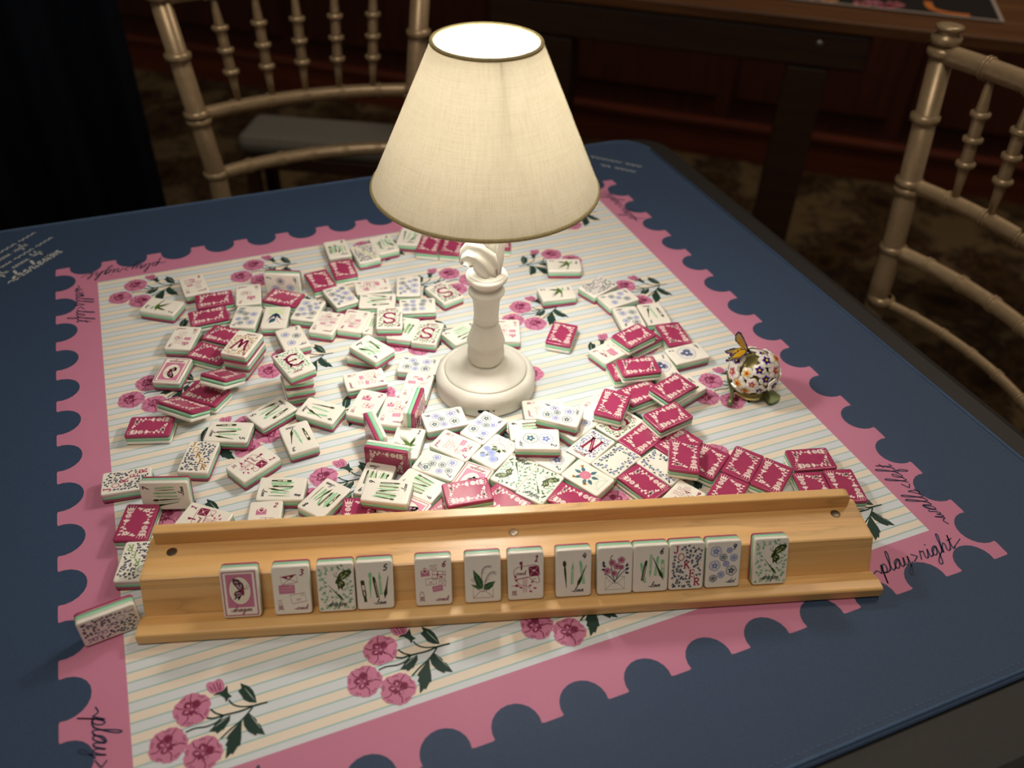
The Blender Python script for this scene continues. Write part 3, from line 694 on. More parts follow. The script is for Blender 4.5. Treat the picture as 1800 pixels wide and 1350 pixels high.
# wire carrier and bulb
wire = mat('white_wire', '#d9d5cb', 0.4)
for k_ in range(3):
    a = 2.1*k_+.4; MB().tube([(.1*math.cos(a), .1*math.sin(a), 4.66), (SX+1.1*math.cos(a), SY+1.1*math.sin(a), 5.2), (SX+.82*math.cos(a), SY+.82*math.sin(a), 6.63)], .018, 6).obj('shade_carrier', wire, lamp)
glow = bpy.data.materials.new('lit_bulb'); glow.use_nodes = True; g = NT(glow); em = g.n('ShaderNodeEmission'); em.inputs[0].default_value = (*LAMP_COL, 1); em.inputs[1].default_value = 18.0
g.l(em.outputs[0], glow.node_tree.nodes['Material Output'].inputs[0])
MB().lathe([(.12, 4.7), (.16, 4.8), (.26, 5.0), (.30, 5.18), (.26, 5.36), (.14, 5.47), (.01, 5.5)], 24).obj('bulb', glow, lamp)
ld = bpy.data.lights.new('lamp_light', 'POINT'); ld.energy = LAMP_POWER; ld.color = LAMP_COL; ld.shadow_soft_size = .34*S
lo = bpy.data.objects.new('lamp_light', ld); COL.objects.link(lo); lo.parent = lamp; lo.location = (0, 0, 5.16*S)

# ------------------------------------------------------------------ enamel trinket
tk = empty('enamel_trinket', P3(5.45, -2.15, 0.004)); props(tk, 'jewelled enamel flower ball on leaf feet with a yellow butterfly', 'ornament')
gold = mat('pale_gold', '#c9b878', 0.25, 0.9); green = mat('green_enamel', '#6f7a4a', 0.25, 0.35)
TC = Vector((0, 0, .53)); TR = .40
MB().ball(TC, TR, 24, 14, (1, 1, .92)).obj('ball', mat('mossy_gold', '#8d8452', 0.35, 0.6), tk)
pet = mat('ivory_enamel', '#f3ece0', 0.15); KC = {'violet': ('#2e1c66', '#5b48a8'), 'yellow': ('#f0a21e', '#f7d58a'), 'pink': ('#b8425e', '#e8a0b4')}
def blossom_mesh(lobes, r):
    mb = MB(); n_ = lobes*6; vs = [(0, 0, .035)]
    for rr, z in ((.5, .045), (1, .02), (1.0, -.01)):
        for i in range(n_):
            a = 2*math.pi*i/n_; k_ = r*rr*(1 if rr < .9 else .80+.2*abs(math.cos(lobes*a/2))); vs.append((k_*math.cos(a), k_*math.sin(a), z))
    fs = [(0, 1+i, 1+(i+1) % n_) for i in range(n_)]
    for j in range(2):
        for i in range(n_): a = 1+j*n_+i; b = 1+j*n_+(i+1) % n_; fs.append((a, a+n_, b+n_, b))
    fs.append(tuple(1+2*n_+i for i in reversed(range(n_))))
    return mb.add(vs, fs, False).mesh('blossom')
bl = {5: blossom_mesh(5, .155)}
def centre_mesh(kind, c1, c2):
    ik = Ink(.008)
    for i in range(5):
        a = 72*i+18; ik.leaf(0, 0, a, .105, .075, c2, 0); ik.leaf(0, 0, a, .075, .045, c1, 1)
    ik.disc(0, 0, .028, '#e8b63a' if kind != 'yellow' else '#c8401e', 2, 10)
    return ik.mesh('blossom_centre_'+kind, S, .048*S)
cm = {k_: centre_mesh(k_, *v) for k_, v in KC.items()}
ga = math.pi*(3-math.sqrt(5)); NB = 46; kinds = ['violet', 'yellow', 'pink', 'violet', 'pink', 'yellow', 'violet']
enamel = mat('enamel_colour', '#ffffff', 0.12); _t = NT(enamel); _a = _t.n('ShaderNodeAttribute', attribute_name='Col'); _t.l(_a.outputs['Color'], _t.b.inputs['Base Color'])
for i in range(NB):
    z = 1-2*(i+.5)/NB
    if z < -.72: continue
    r = math.sqrt(1-z*z); a = ga*i; nrm = Vector((r*math.cos(a), r*math.sin(a), z))
    if nrm.dot(Vector((-.40, .05, .9)).normalized()) > .93: continue       # the butterfly sits here
    q = nrm.to_track_quat('Z', 'Y'); p = TC+Vector((nrm.x, nrm.y, nrm.z*.92))*(TR+.012+.03*(i % 3))
    o = obj('blossom', bl[5], tk, pet); o.rotation_mode = 'QUATERNION'; o.rotation_quaternion = q; o.location = p*S
    kd = kinds[(i*3) % 7]; s_ = .8+.25*((i*7) % 4)/3; o.scale = (s_,)*3
    c_ = obj('blossom_centre', cm[kd], o, enamel)
def slab(name, pts, th, m, nrm=None, parent=tk, org=(5.45, -2.15, 0)):
    P_ = [Vector(p)-Vector(org) for p in pts]
    if nrm is None:
        nrm = Vector((0, 0, 0))
        for i in range(len(P_)): nrm += P_[i].cross(P_[(i+1) % len(P_)])
        nrm.normalize()
    n_ = len(P_); c0 = sum(P_, Vector())/n_
    vs = [p+nrm*th/2 for p in P_]+[p-nrm*th/2 for p in P_]+[c0+nrm*th*.6, c0-nrm*th*.6]
    fs = [(i, (i+1) % n_, 2*n_) for i in range(n_)]+[(n_+(i+1) % n_, n_+i, 2*n_+1) for i in range(n_)]+[(n_+i, n_+(i+1) % n_, (i+1) % n_, i) for i in range(n_)]
    return MB().add(vs, fs).obj(name, m, parent), nrm
slab('leaf_foot', [(5.141,-1.738,.30),(5.302,-1.748,.30),(5.271,-2.088,.16),(5.283,-2.171,.12),(5.079,-2.144,.10),(5.026,-2.125,.12),(5.05,-1.95,.22)], .05, green)
MB().tube([Vector(p)-Vector((5.45, -2.15, 0)) for p in ((5.2,-2.1,.16),(5.05,-2.13,.11),(4.95,-2.28,.08),(4.83,-2.40,.055))], [.05, .04, .038, .05], 10).obj('stalk_foot', green, tk)
slab('leaf_foot', [(5.56,-2.259,.10),(5.747,-2.249,.09),(5.864,-2.339,.07),(5.921,-2.531,.05),(5.833,-2.607,.045),(5.649,-2.647,.045),(5.587,-2.609,.05),(5.592,-2.473,.06),(5.589,-2.348,.08)], .05, green)
slab('leaf_foot', [(5.5,-1.9,.1),(5.75,-1.75,.08),(5.8,-1.5,.045),(5.6,-1.45,.045),(5.45,-1.65,.07)], .05, green)
MB().lathe([(.30, .03), (.32, .06), (.26, .12), (.2, .17)], 24).obj('foot_ring', gold, tk)
for vx in ((-.05, .02), (.16, -.1), (.1, .2)):
    pass
bug = empty('butterfly'); bug.parent = tk
purple = mat('violet_stones', '#4b2a63', 0.15, 0.3); amber = mat('amber_enamel', '#e0a818', 0.15)
WG = {'up': ([(5.173,-2.11,1.1),(5.095,-2.076,1.164),(5.032,-2.049,1.24),(4.947,-2.013,1.303),(4.924,-2.003,1.434),(4.961,-2.019,1.502),(5.008,-2.039,1.471),(5.078,-2.069,1.353),(5.143,-2.097,1.223),(5.185,-2.115,1.124)], [(5.142,-2.097,1.133),(5.044,-2.054,1.173),(4.979,-2.027,1.26),(4.98,-2.027,1.349),(5.049,-2.057,1.33),(5.12,-2.087,1.21)]),
 'mid': ([(5.22,-2.056,1.051),(5.148,-1.995,1.072),(5.023,-1.962,1.057),(4.94,-1.946,1.044),(4.826,-1.934,1.019),(4.847,-1.974,.997),(4.92,-2.011,.993),(4.881,-2.029,.97),(4.967,-2.038,.989),(5.085,-2.044,1.02),(5.19,-2.077,1.028)], [(5.191,-2.053,1.044),(5.108,-1.996,1.059),(5.01,-1.99,1.035),(4.93,-2.01,.995),(5.008,-2.03,1.006),(5.122,-2.045,1.026)]),
 'low': ([(5.202,-2.087,1.088),(5.132,-2.043,1.098),(5.052,-2.044,1.073),(4.895,-2.079,1.003),(4.754,-2.104,.944),(4.764,-2.125,.933),(4.883,-2.147,.952),(5.011,-2.173,.972),(5.121,-2.152,1.019),(5.194,-2.124,1.06)], [(5.17,-2.09,1.075),(5.06,-2.065,1.062),(4.93,-2.09,1.0),(4.90,-2.12,.975),(5.02,-2.15,.99),(5.12,-2.13,1.03)])}
for k_, (o_, i_) in WG.items():
    wing, nr = slab('wing', o_, .02, gold, parent=tk)
    cam_v = Vector(CAMPOS)-Vector(o_[0]); sg = 1 if nr.dot(cam_v) > 0 else -1
    slab('wing_enamel', [Vector(p)+nr*sg*.014 for p in i_], .012, amber, nr, parent=wing)
    for a, b in zip(o_[2:-1], o_[3:]):
        for q in (.2, .55, .9):
            p = Vector(a).lerp(Vector(b), q)-Vector((5.45, -2.15, 0)); MB().ball(p+nr*sg*.012, .017, 8, 5).obj('wing_stone', purple, wing)
bpy.data.objects.remove(bug)
MB().tube([Vector(p)-Vector((5.45, -2.15, 0)) for p in ((5.30,-2.12,.98),(5.22,-2.09,1.06),(5.16,-2.07,1.12))], [.02, .035, .02], 8).obj('butterfly_body', mat('dark_bronze', '#3b3a20', 0.3, 0.6), tk)

# ------------------------------------------------------------------ tile artwork (millimetres on a 22.5 x 33 face)
DG, PG, MG = '#31400f', '#8ccf98', '#557529'           # bottle, pale and mid green
MAR, ROSE, PPK = '#8a1e48', '#b8446f', '#cf7f9d'        # maroon, rose, pale pink
NVY, BLU, TEALC = '#26405c', '#7184c4', '#2f5f72'
BLK, CREAM = '#20202a', '#f3ead8'
def num(ik, n, col): ik.text(str(n), 5.2, 10.1, 3.9, col, .75, 2, shear=.18)
PEN = {'brush': [(0, .02), (.07, .9), (.16, 1), (.24, .35), (.3, .55), (.45, .6), (1, .12)],
       'nib': [(0, .03), (.1, .35), (.13, .5), (.25, 1), (.36, .75), (.5, .45), (1, .16)],
       'pencil': [(0, .04), (.09, .75), (.12, .8), (1, .8)],
       'marker': [(0, .75), (.28, .75), (.285, 1), (.95, 1), (1, .8)],
       'blade': [(0, .05), (.3, .8), (.34, .55), (.5, .75), (1, .7)],
       'fine': [(0, .05), (.5, .4), (1, .25)]}
def pen(ik, x0, y0, x1, y1, kind, col, w=1.5, layer=0):
    a = Vector((x0, y0)); d = Vector((x1-x0, y1-y0)); n = Vector((-d.y, d.x)).normalized()
    L = [a+d*t+n*w*.5*k for t, k in PEN[kind]]; R = [a+d*t-n*w*.5*k for t, k in PEN[kind]]
    ik.fill([tuple(p) for p in L]+[tuple(p) for p in reversed(R)], col, layer)
    if kind == 'marker':
        q = [a+d*.55+n*w*.3, a+d*.78+n*w*.3, a+d*.78-n*w*.3, a+d*.55-n*w*.3]; ik.fill([tuple(p) for p in q], CREAM, layer+1)
        ik.line([tuple(a+d*.3), tuple(a+d*.5)], w*.3, CREAM, layer+1)
    if kind in ('blade', 'pencil'):
        ik.line([tuple(a+d*.3+n*w*.1), tuple(a+d*.95+n*w*.1)], w*.14, CREAM, layer+1)
def bam(ik, n):
    sets = {2: [(-4, 8, -3, -8, 'brush', DG), (4, -9, 5, 7, 'nib', PG)],
     3: [(-5.5, -8, -6.5, 7, 'marker', DG), (-.5, 9, 1, -9, 'blade', PG), (2.5, -10, 7, 6, 'nib', DG)],
     4: [(-6, 9.5, -4.5, -10, 'brush', DG), (-.5, 8, -1, -7.5, 'blade', PG), (4, 9, 6.5, -7.5, 'pencil', PG), (2, -10, 8, 5.5, 'nib', DG)],
     5: [(-6, -11, -7.5, 4, 'marker', DG), (-2.5, 9.5, -3, -8.5, 'brush', PG), (-.7, 6.5, 1.6, -8.5, 'pencil', DG), (3, 9.5, 3.6, -6.5, 'blade', PG), (5.5, -9.5, 8.3, 6, 'nib', DG)],
     6: [(-6.5, 5, -3.5, -9.5, 'pencil', PG), (-3, 6.5, -5.4, -8, 'pencil', DG), (-.5, -6, -.2, 10, 'blade', PG), (4.3, 9, 3, -5, 'pencil', PG), (8, -7, 7.2, 6, 'marker', PG), (8.3, -8.5, 1, 8, 'nib', DG)],
     7: [(-8, 9, -5, -8.5, 'nib', DG), (-5, 8, -4, -9, 'fine', PG), (-3.2, 9, -2.2, -10, 'brush', DG), (0, 8, 0, -8, 'blade', PG), (2.5, 8, 3, -8, 'pencil', PG), (4.8, 7, 5.4, -7, 'fine', MG), (7.5, -8, 6.5, 6, 'blade', PG)],
     8: [(-7.5, -8, -7, 6, 'marker', DG), (-5.5, 8, -5, -8, 'pencil', PG), (-3.8, 6, -3.4, -7, 'blade', PG), (-2, -7, -1.5, 8, 'pencil', DG), (-.5, 8, 4, -7, 'pencil', PG), (0, -9.5, 3.6, 6, 'nib', DG), (5.2, 6, 4, -6, 'blade', PG), (7.6, 7, 7, -8, 'fine', MG)],
     9: [(-8, -7, -6.5, 9, 'brush', DG), (-6, 8, -5.6, -7, 'pencil', PG), (-4.4, -8, -3.4, 7, 'pencil', MG), (-2, 8, -2.4, -7, 'fine', PG), (-1.5, 7, 1.2, -8.5, 'nib', DG), (1, 8, 1.5, -6, 'blade', PG), (3.6, -8, 3.4, 6, 'pencil', MG), (5.4, 8, 5, -7, 'fine', PG), (7.4, -8, 6.4, 6, 'pencil', DG)]}
    if n == 1:
        ik.push(0, -1.2, 0, 1.0)
        ik.fill(cr([(-3.5, -2.2), (-1, -1.4), (1, -.6), (4.4, -.6), (7.2, -1.2), (5.4, -2.6), (2.4, -4.0), (-1, -3.9)], 4, True), MG, 0)
        ik.line([(-3.2, -2.6), (-9, -.2)], .5, DG, 1); ik.line([(-3.2, -3), (-9.2, -1.6)], .5, DG, 1)
        for k in range(7):
            a = math.radians(128-8*k); r = 11.5-1.1*k; b = math.radians(70-3*k)
            ik.fill([(-.5+k*.35, -1.2), (-.5+k*.3+r*.6*math.cos(a)-.5, -1+r*.6*math.sin(a)), (-.5+r*math.cos(a), -1+r*math.sin(a)), (.4+k*.35, -1)], MG if k % 2 else DG, k % 2)
        for k in range(4):
            a = math.radians(70-5*k); r = 10.5-1.2*k; ik.fill([(2+k*.5, -1), (2+r*.7*math.cos(a)-.3, -1+r*.7*math.sin(a)), (2+r*math.cos(a), -1+r*math.sin(a)), (3+k*.5, -1)], DG if k % 2 else MG, k % 2)
        ik.fill([(6.4, -1.0), (8.6, -1.2), (6.4, -1.7)], DG, 1)
        ik.pop(); ik.line([(2.6, -5.2), (2.4, -8.2)], .4, DG, 1)
        for a in (60, 110, 20): ik.leaf(4, -8, a, 3.2, 1.5, PG, 0)
        ik.text('bam', 1, -13.2, 1.5, BLK, .3, 2); num(ik, 1, BLK); return
    for q in sets[n]: pen(ik, q[0], q[1], q[2], q[3], q[4], q[5], 2.3 if n < 7 else 1.9, 1 if q[5] == DG else 0)
    ik.text('-bam', 0.0 if n < 7 else 1.5, -13.0, 1.75, BLK, .34, 3, shear=.4); num(ik, n, BLK)
def bloom(ik, x, y, r, col):
    def lob(R, dep, n=45): return [(x+R*(1-dep+dep*abs(math.cos(2.5*a+.4))**.55)*math.cos(a), y+R*(1-dep+dep*abs(math.cos(2.5*a+.4))**.55)*math.sin(a)) for a in [2*math.pi*i/n for i in range(n)]]
    ik.line(lob(r, .14), .40, col, 1, closed=True); ik.line(lob(r*.80, .2), .15, col, 1, closed=True)
    for i in range(5):
        a = 72*i+10; A = math.radians(a); ik.leaf(x+.08*r*math.cos(A), y+.08*r*math.sin(A), a, r*.56, r*.42, col, 1)
        for q in (-.45, -.2, .2, .45): ik.line([(x+.5*r*math.cos(A+q), y+.5*r*math.sin(A+q)), (x+.72*r*math.cos(A+q*.9), y+.72*r*math.sin(A+q*.9))], .13, col, 1)
    ik.disc(x, y, r*.14, CREAM, 2, 8)
def dot(ik, n):
    D, B = TEALC, BLU
    sets = {1: [(0, 0.5, 8.2, BLU)], 2: [(0, 6.5, 5.4, B), (-.5, -5, 5.6, D)], 3: [(-4.5, 6.5, 3.6, B), (3.8, 1.5, 3.6, D), (-3, -7, 3.6, B)],
     4: [(-4.6, 6.5, 3.5, D), (4, 5.5, 3.4, B), (-4.2, -5, 3.4, B), (4, -6.5, 3.6, D)], 5: [(-5, 7.5, 3, B), (4, 5, 3.1, D), (-.5, 0, 2.6, B), (-5, -6.5, 3.3, D), (4.6, -5.5, 3.2, B)],
     6: [(-4.2, 9, 3.7, D), (4.6, 5.6, 3.2, B), (-6, 2, 2.7, B), (.2, 2.4, 2.6, D), (-5, -6.6, 3.8, D), (4.3, -6.2, 3.6, B)],
     7: [(-5.8, 8.8, 3.6, B), (2.6, 9.8, 2.7, D), (-1, 3, 2.9, D), (5.6, 3.8, 2.4, B), (-6.2, -4, 3.0, B), (.8, -4.2, 3.0, D), (6, -7, 3.8, D)],
     8: [(-6, 10, 2.8, B), (1, 10, 2.8, D), (-6.5, 3.5, 2.6, D), (0, 3.8, 2.7, B), (6.3, 3.8, 2.6, B), (-5.8, -4, 2.9, B), (1.2, -4.4, 2.9, D), (6.5, -6, 2.8, D)],
     9: [(-5.2, 9.4, 3.6, B), (3.6, 9.8, 1.9, B), (-.2, 5.0, 2.5, D), (6.6, 4.4, 2.4, B), (-5.6, -.6, 3.6, B), (1.8, .4, 2.0, B), (5.4, -4.6, 3.5, NVY), (-6.2, -9.6, 2.5, NVY), (-1.2, -7.2, 2.3, B)]}
    for q in sets[n]: bloom(ik, *q)
    if n == 1:
        for a in (90, 210, 330):
            A = math.radians(a); bloom(ik, 3.4*math.cos(A), .5+3.4*math.sin(A), 2.2, NVY)
    ik.text('-dot', 3.2, -13.2, 1.7, NVY, .34, 3, shear=.4); num(ik, n, NVY)
def heart(ik, x, y, s, col, layer):
    ik.fill([(x+s*.5*math.sin(t)**3, y+s*(.42*math.cos(t)-.16*math.cos(2*t)-.06*math.cos(3*t)-.03*math.cos(4*t))) for t in [2*math.pi*i/18 for i in range(18)]], col, layer)
def env(ik, x, y, w, h, rot, style, col=MAR):
    ik.push(x, y, rot); a, b = w/2, h/2; R = [(-a, -b), (a, -b), (a, b), (-a, b)]
    if style == 'solid':
        ik.fill(R, PPK, 0); ik.line([(-a*.7, b*.4), (a*.5, b*.35)], .18, CREAM, 1); ik.line([(-a*.8, -b*.2), (a*.8, -b*.25)], .18, CREAM, 1); ik.ring(a*.6, b*.5, b*.25, .15, CREAM, 1, 8)
    elif style == 'heart':
        ik.fill([(-a, -b), (a, -b), (a, b*.6), (0, b*1.5), (-a, b*.6)], PPK, 0); ik.fill([(-a*.75, b*.5), (0, -b*.35), (a*.75, b*.5), (a*.55, b*1.0), (-a*.55, b*1.0)], CREAM, 1); heart(ik, 0, b*.45, w*.42, MAR, 2)
        ik.line([(-a, -b), (0, 0), (a, -b)], .2, ROSE, 1)
    elif style == 'post':
        ik.line(R, .3, col, 1, closed=True); ik.line([(a*.45, b*.35), (a*.8, b*.35), (a*.8, b*.75), (a*.45, b*.75)], .22, col, 1, closed=True)
        for k in (-.1, -.3, -.5): ik.line([(-a*.35, b*k), (a*.3, b*k+.05)], .2, ROSE, 1)
    elif style == 'gift':
        ik.line(R, .35, col, 1, closed=True); ik.line([(-a*.2, -b), (-a*.2, b)], .5, ROSE, 1); ik.line([(-a, b*.1), (a, b*.1)], .5, ROSE, 1); ik.disc(-a*.2, b*.1, .7, MAR, 2, 8); ik.fill([(a*.1, -b*.7), (a*.6, -b*.7), (a*.6, -b*.25), (a*.1, -b*.25)], ROSE, 1); ik.ring(a*.6, b*.55, b*.25, .2, col, 1, 8)
    elif style == 'flap':
        ik.line(R, .32, col, 1, closed=True); ik.fill([(-a, b), (a, b), (0, -b*.1)], col, 1); heart(ik, 0, b*.5, w*.2, CREAM, 2); ik.line([(-a, -b), (-a*.1, 0)], .25, col, 1); ik.line([(a, -b), (a*.1, 0)], .25, col, 1)
    elif style == 'dark':
        ik.fill(R, MAR, 0); ik.line([(-a, b), (0, -b*.1), (a, b)], .22, CREAM, 1); ik.line([(-a, -b), (-a*.2, .1)], .2, CREAM, 1); ik.line([(a, -b), (a*.2, .1)], .2, CREAM, 1); heart(ik, 0, b*.15, w*.22, CREAM, 2)
    else:
        ik.line(R, .28, ROSE if style == 'small' else col, 1, closed=True); ik.line([(-a, b), (a, -b)], .2, ROSE, 1); ik.line([(-a, -b), (a, b)], .2, ROSE, 1)
    ik.pop()
HAN = '一二三四五六七八九'
def crack(ik, n):
    if n == 1:
        ik.line(cr([(-7.2, 1.2), (-7.2, 4.5), (-5, 6.4), (0, 7.2), (4.5, 7.8), (6.6, 7.2)], 4), .34, MAR, 1); ik.line([(-7.2, 1.2), (-6.8, -1.8), (1.8, -.4)], .34, MAR, 1); ik.line([(-6.6, -1.9), (2, -.6)], .6, ROSE, 0)
        ik.fill([(-3.2, 4.6), (-2.2, 4.7), (-2.0, 10.5), (-3.9, 10.2), (-3.9, 8.4), (-3.1, 8.3)], MAR, 2); env(ik, 5.2, 3.4, 6.6, 7, 6, 'dark')
        ik.line(cr([(2.2, -.8), (5.5, -4.2), (7.8, -4.6), (8.6, -3), (7.4, .2)], 4), .34, MAR, 1); ik.line([(4.4, -2.2), (6.4, -1.9)], .3, MAR, 1)
        for x in (-1.6, -.6, .4): ik.line([(x, -1.6), (x, -11)], .3, ROSE, 0)
        for x, y, a in ((-5, -3, 150), (-6, -1, 110), (-4, -6, 200), (1.5, -7, 20), (3.5, -5, 60), (4.5, -8.5, 0), (-2, -8, 160), (2, -10, -30), (-5.2, -5, 230)): ik.leaf(x, y, a, 2.6, 1.4, ROSE, 1)
        ik.line(cr([(-6, -3), (-3, -6), (0, -6.5), (3, -9)], 4), .25, MAR, 1); ik.text('crack', -6.2, 1.2, 1.35, MAR, .3, 2, shear=.3)
    else:
        lay = {2: [(-2.5, 6.5, 7, 5.5, 0, 'heart'), (2, -2, 8.5, 5.4, -3, 'gift')], 3: [(-1, 7.5, 9.5, 5.4, 8, 'flap'), (-2.8, 1, 9.5, 6, 0, 'solid'), (3.6, -5.4, 8.8, 6, 10, 'post')],
         4: [(-5, 8, 6.5, 4.6, 5, 'flap'), (1.5, 6, 6.4, 4.4, -6, 'solid'), (-3.4, .6, 6, 4.4, 0, 'post'), (4, -3.6, 6.8, 4.8, 8, 'x')],
         5: [(-4.6, 8.4, 5.6, 4.4, 0, 'heart'), (2, 6.5, 5.8, 4, -8, 'x'), (-4.5, 1.5, 5.6, 4, 0, 'solid'), (3.4, .8, 6.2, 4.4, 6, 'gift'), (1.5, -5.5, 6, 4.2, -6, 'post')],
         6: [(-5, 6.6, 5.4, 4.8, 4, 'heart'), (.2, 10, 3.8, 3, 4, 'x'), (3.4, 4.6, 8, 5.4, -5, 'gift'), (-1.6, .4, 6.4, 4.2, 6, 'post'), (5.4, -1.2, 4, 3.6, -4, 'x'), (2.4, -4.6, 6.4, 4, 8, 'solid')],
         7: [(-3, 10.4, 4.6, 3, 4, 'flap'), (1.2, 9, 4.6, 3.6, -8, 'heart'), (5, 5.2, 4.6, 3, 4, 'small'), (-5, 4, 6, 3.8, 4, 'solid'), (2, .8, 7.8, 5, 2, 'post'), (4.6, -5.4, 4, 3, 0, 'x'), (-.6, -5, 4.6, 3.2, 10, 'post')],
         8: [(-5, 10, 4, 3, 5, 'small'), (0, 9.4, 4.6, 3.2, -5, 'solid'), (-5, 5, 4.4, 3.2, 0, 'x'), (.2, 4.6, 5, 3.4, 8, 'flap'), (5.4, 3.6, 4, 3, -8, 'small'), (-3.6, 0, 5, 3.4, 4, 'solid'), (2.6, -1, 5.6, 3.8, -3, 'post'), (3.2, -6, 4.4, 3.2, 6, 'x')],
         9: [(-2, 11.4, 4.2, 3, 20, 'x'), (-5.4, 8, 4, 2.8, 0, 'small'), (0, 7, 5, 4, 10, 'flap'), (5.6, 6, 4, 3, -14, 'x'), (-5.4, 3, 4.8, 3.2, 5, 'small'), (.8, 2, 5.6, 3.8, 8, 'x'), (5.4, 1, 4.6, 3, -6, 'solid'), (-2.4, -2.4, 4.6, 3.2, 0, 'solid'), (3.4, -4, 5, 3.4, 6, 'post')]}
        for q in lay[n]: env(ik, *q)
        ik.text('-crack', 1.9, -13.2, 1.5, MAR, .34, 2, shear=.3)
    ik.glyph(HAN[n-1], -9.2, -8.7 if n > 1 else -7.6, 3.6, MAR, 2); ik.glyph('萬', -9.2, -12.8, 3.9, MAR, 2); num(ik, n, MAR)
def butterfly(ik, col, col2, sc=1.0, mir=1):
    ik.push(0, 0, 0, sc, mir)
    ik.fill(cr([(0, 0), (-3.4, 3.4), (-5.2, 6.6), (-4.6, 8.8), (-1.6, 8.2), (1.2, 5.2), (1.6, 1.6)], 4, True), col, 1)
    ik.fill(cr([(.4, .6), (-2.6, .6), (-4.2, -1.6), (-3.4, -3.8), (-4.2, -5.8), (-2, -4.4), (-1.4, -6), (0, -3.4), (1.4, -.6)], 4, True), col, 1)
    for p in ([(-.6, 1.4), (-2.8, 4.2), (-2.2, 5.4), (-.2, 2.4)], [(-1.6, 6.4), (-3.2, 7.4), (-2.6, 5.6)], [(.2, 3), (-1, 5.6), (.6, 4.4)], [(-.6, -.2), (-2.6, -.6), (-2.6, -1.6), (-.4, -1)], [(-.4, -1.6), (-2, -2.6), (-1.6, -3.4), (0, -2)], [(-3.4, 5.2), (-4.2, 6.8), (-3.4, 6.4)]): ik.fill(p, col2, 2)
    ik.fill(cr([(.2, 2.8), (1.6, 1.8), (2, -1.2), (1.2, -2.6), (.4, -.8)], 3, True), col, 2)
    ik.line(cr([(1.4, 2), (3, 3.2), (3.2, 5.4)], 4), .3, col, 1); ik.line(cr([(1.6, 1.8), (3.8, 2.4), (4.6, 4)], 4), .3, col, 1); ik.pop()
def fill_leaves(ik, seed, cols, keep, n=70, s=1.0, flowers=None, ax=9.2, ay=14.4):
    rnd = random.Random(seed); pts = []
    for _ in range(3000):
        x, y = rnd.uniform(-ax, ax), rnd.uniform(-ay, ay)
        if not keep(x, y) or any((x-a)**2+(y-b)**2 < (1.85*s)**2 for a, b in pts): continue
        pts.append((x, y))
        if len(pts) >= n: break
    for i, (x, y) in enumerate(pts):
        c = cols[i % len(cols)]; a = rnd.uniform(0, 360)
        if flowers and i % 5 == 0:
            for k in range(5): ik.disc(x+.62*s*math.cos(k*1.257), y+.62*s*math.sin(k*1.257), .5*s, flowers, 0, 7)
            ik.disc(x, y, .3*s, CREAM, 1, 6); continue
        A = math.radians(a); ik.line([(x-1.0*s*math.cos(A), y-1.0*s*math.sin(A)), (x+1.0*s*math.cos(A), y+1.0*s*math.sin(A))], .22*s, c, 0)
        for da, r in ((40, 1.3), (-45, 1.25), (0, 1.2)): ik.leaf(x+.2*r*s*math.cos(A), y+.2*r*s*math.sin(A), a+da, 1.5*r*s*.8, .85*s, c, 0)
def dragon_red(ik):
    def scal(ax, ay, k):
        out = []
        for (x0, y0, x1, y1) in ((-ax, ay, ax, ay), (ax, ay, ax, -ay), (ax, -ay, -ax, -ay), (-ax, -ay, -ax, ay)):
            d = Vector((x1-x0, y1-y0)); n = int(d.length/1.05); q = Vector((-d.y, d.x)).normalized()
            out += [(x0+d.x*i/n/4+q.x*.42*math.sin(i*math.pi/2), y0+d.y*i/n/4+q.y*.42*math.sin(i*math.pi/2)) for i in range(4*n)]
        return out
    ik.line(scal(9.6, 14.6, 1), 0.5, ROSE, 1, closed=True)
    ik.fill([(-7.8, -9.4), (7.8, -9.4), (7.8, 13.2), (-7.8, 13.2)], PPK, 0); ik.ring(0, 2, 6.6, .3, ROSE, 2, 32, ry=9.6); ik.disc(0, 2, 6.3, CREAM, 1, 30, ry=9.2)
    ik.push(.6, 1.2, -6); butterfly(ik, MAR, '#d7a3b6', .98); ik.pop(); ik.text('-dragon', -5.4, -12.2, 1.85, MAR, .38, 3, shear=.3)
def dragon_green(ik):
    fill_leaves(ik, 5, ['#8cba97', '#a5cda9', '#8cba97'], lambda x, y: abs(x) > 6.2 or abs(y) > 10.8 or (x < 1 and y < -2) or (x > 2 and y < -4 and y > -9), 130, 1.15)
    ik.push(2.2, 4.6, -20); butterfly(ik, DG, '#a9b878', 1.0, -1); ik.pop(); pen(ik, 4.6, -9.4, -4.6, 2.2, 'nib', DG, 1.5, 1)
    ik.text('-dragon', -5.2, -12.4, 1.8, BLK, .36, 3, shear=.3)
def dragon_soap(ik):
    fill_leaves(ik, 9, [TEALC, NVY, TEALC], lambda x, y: (abs(x) > 5.0 or abs(y) > 9.6), 62, 1.0, BLU)
    ik.line([(-7, -12), (-7, 12), (7, 12), (7, -12)], .3, TEALC, 0, closed=True)
def script(ik, txt, col): ik.text('-'+txt, -5.6, -13.2, 2.0, col, .4, 3, shear=.3)
def tinyflower(ik):
    for k in range(5): ik.disc(-8.3+.8*math.cos(k*1.257), 13.2+.8*math.sin(k*1.257), .62, ROSE, 0, 7)
    ik.disc(-8.3, 13.2, .45, MAR, 1, 7)
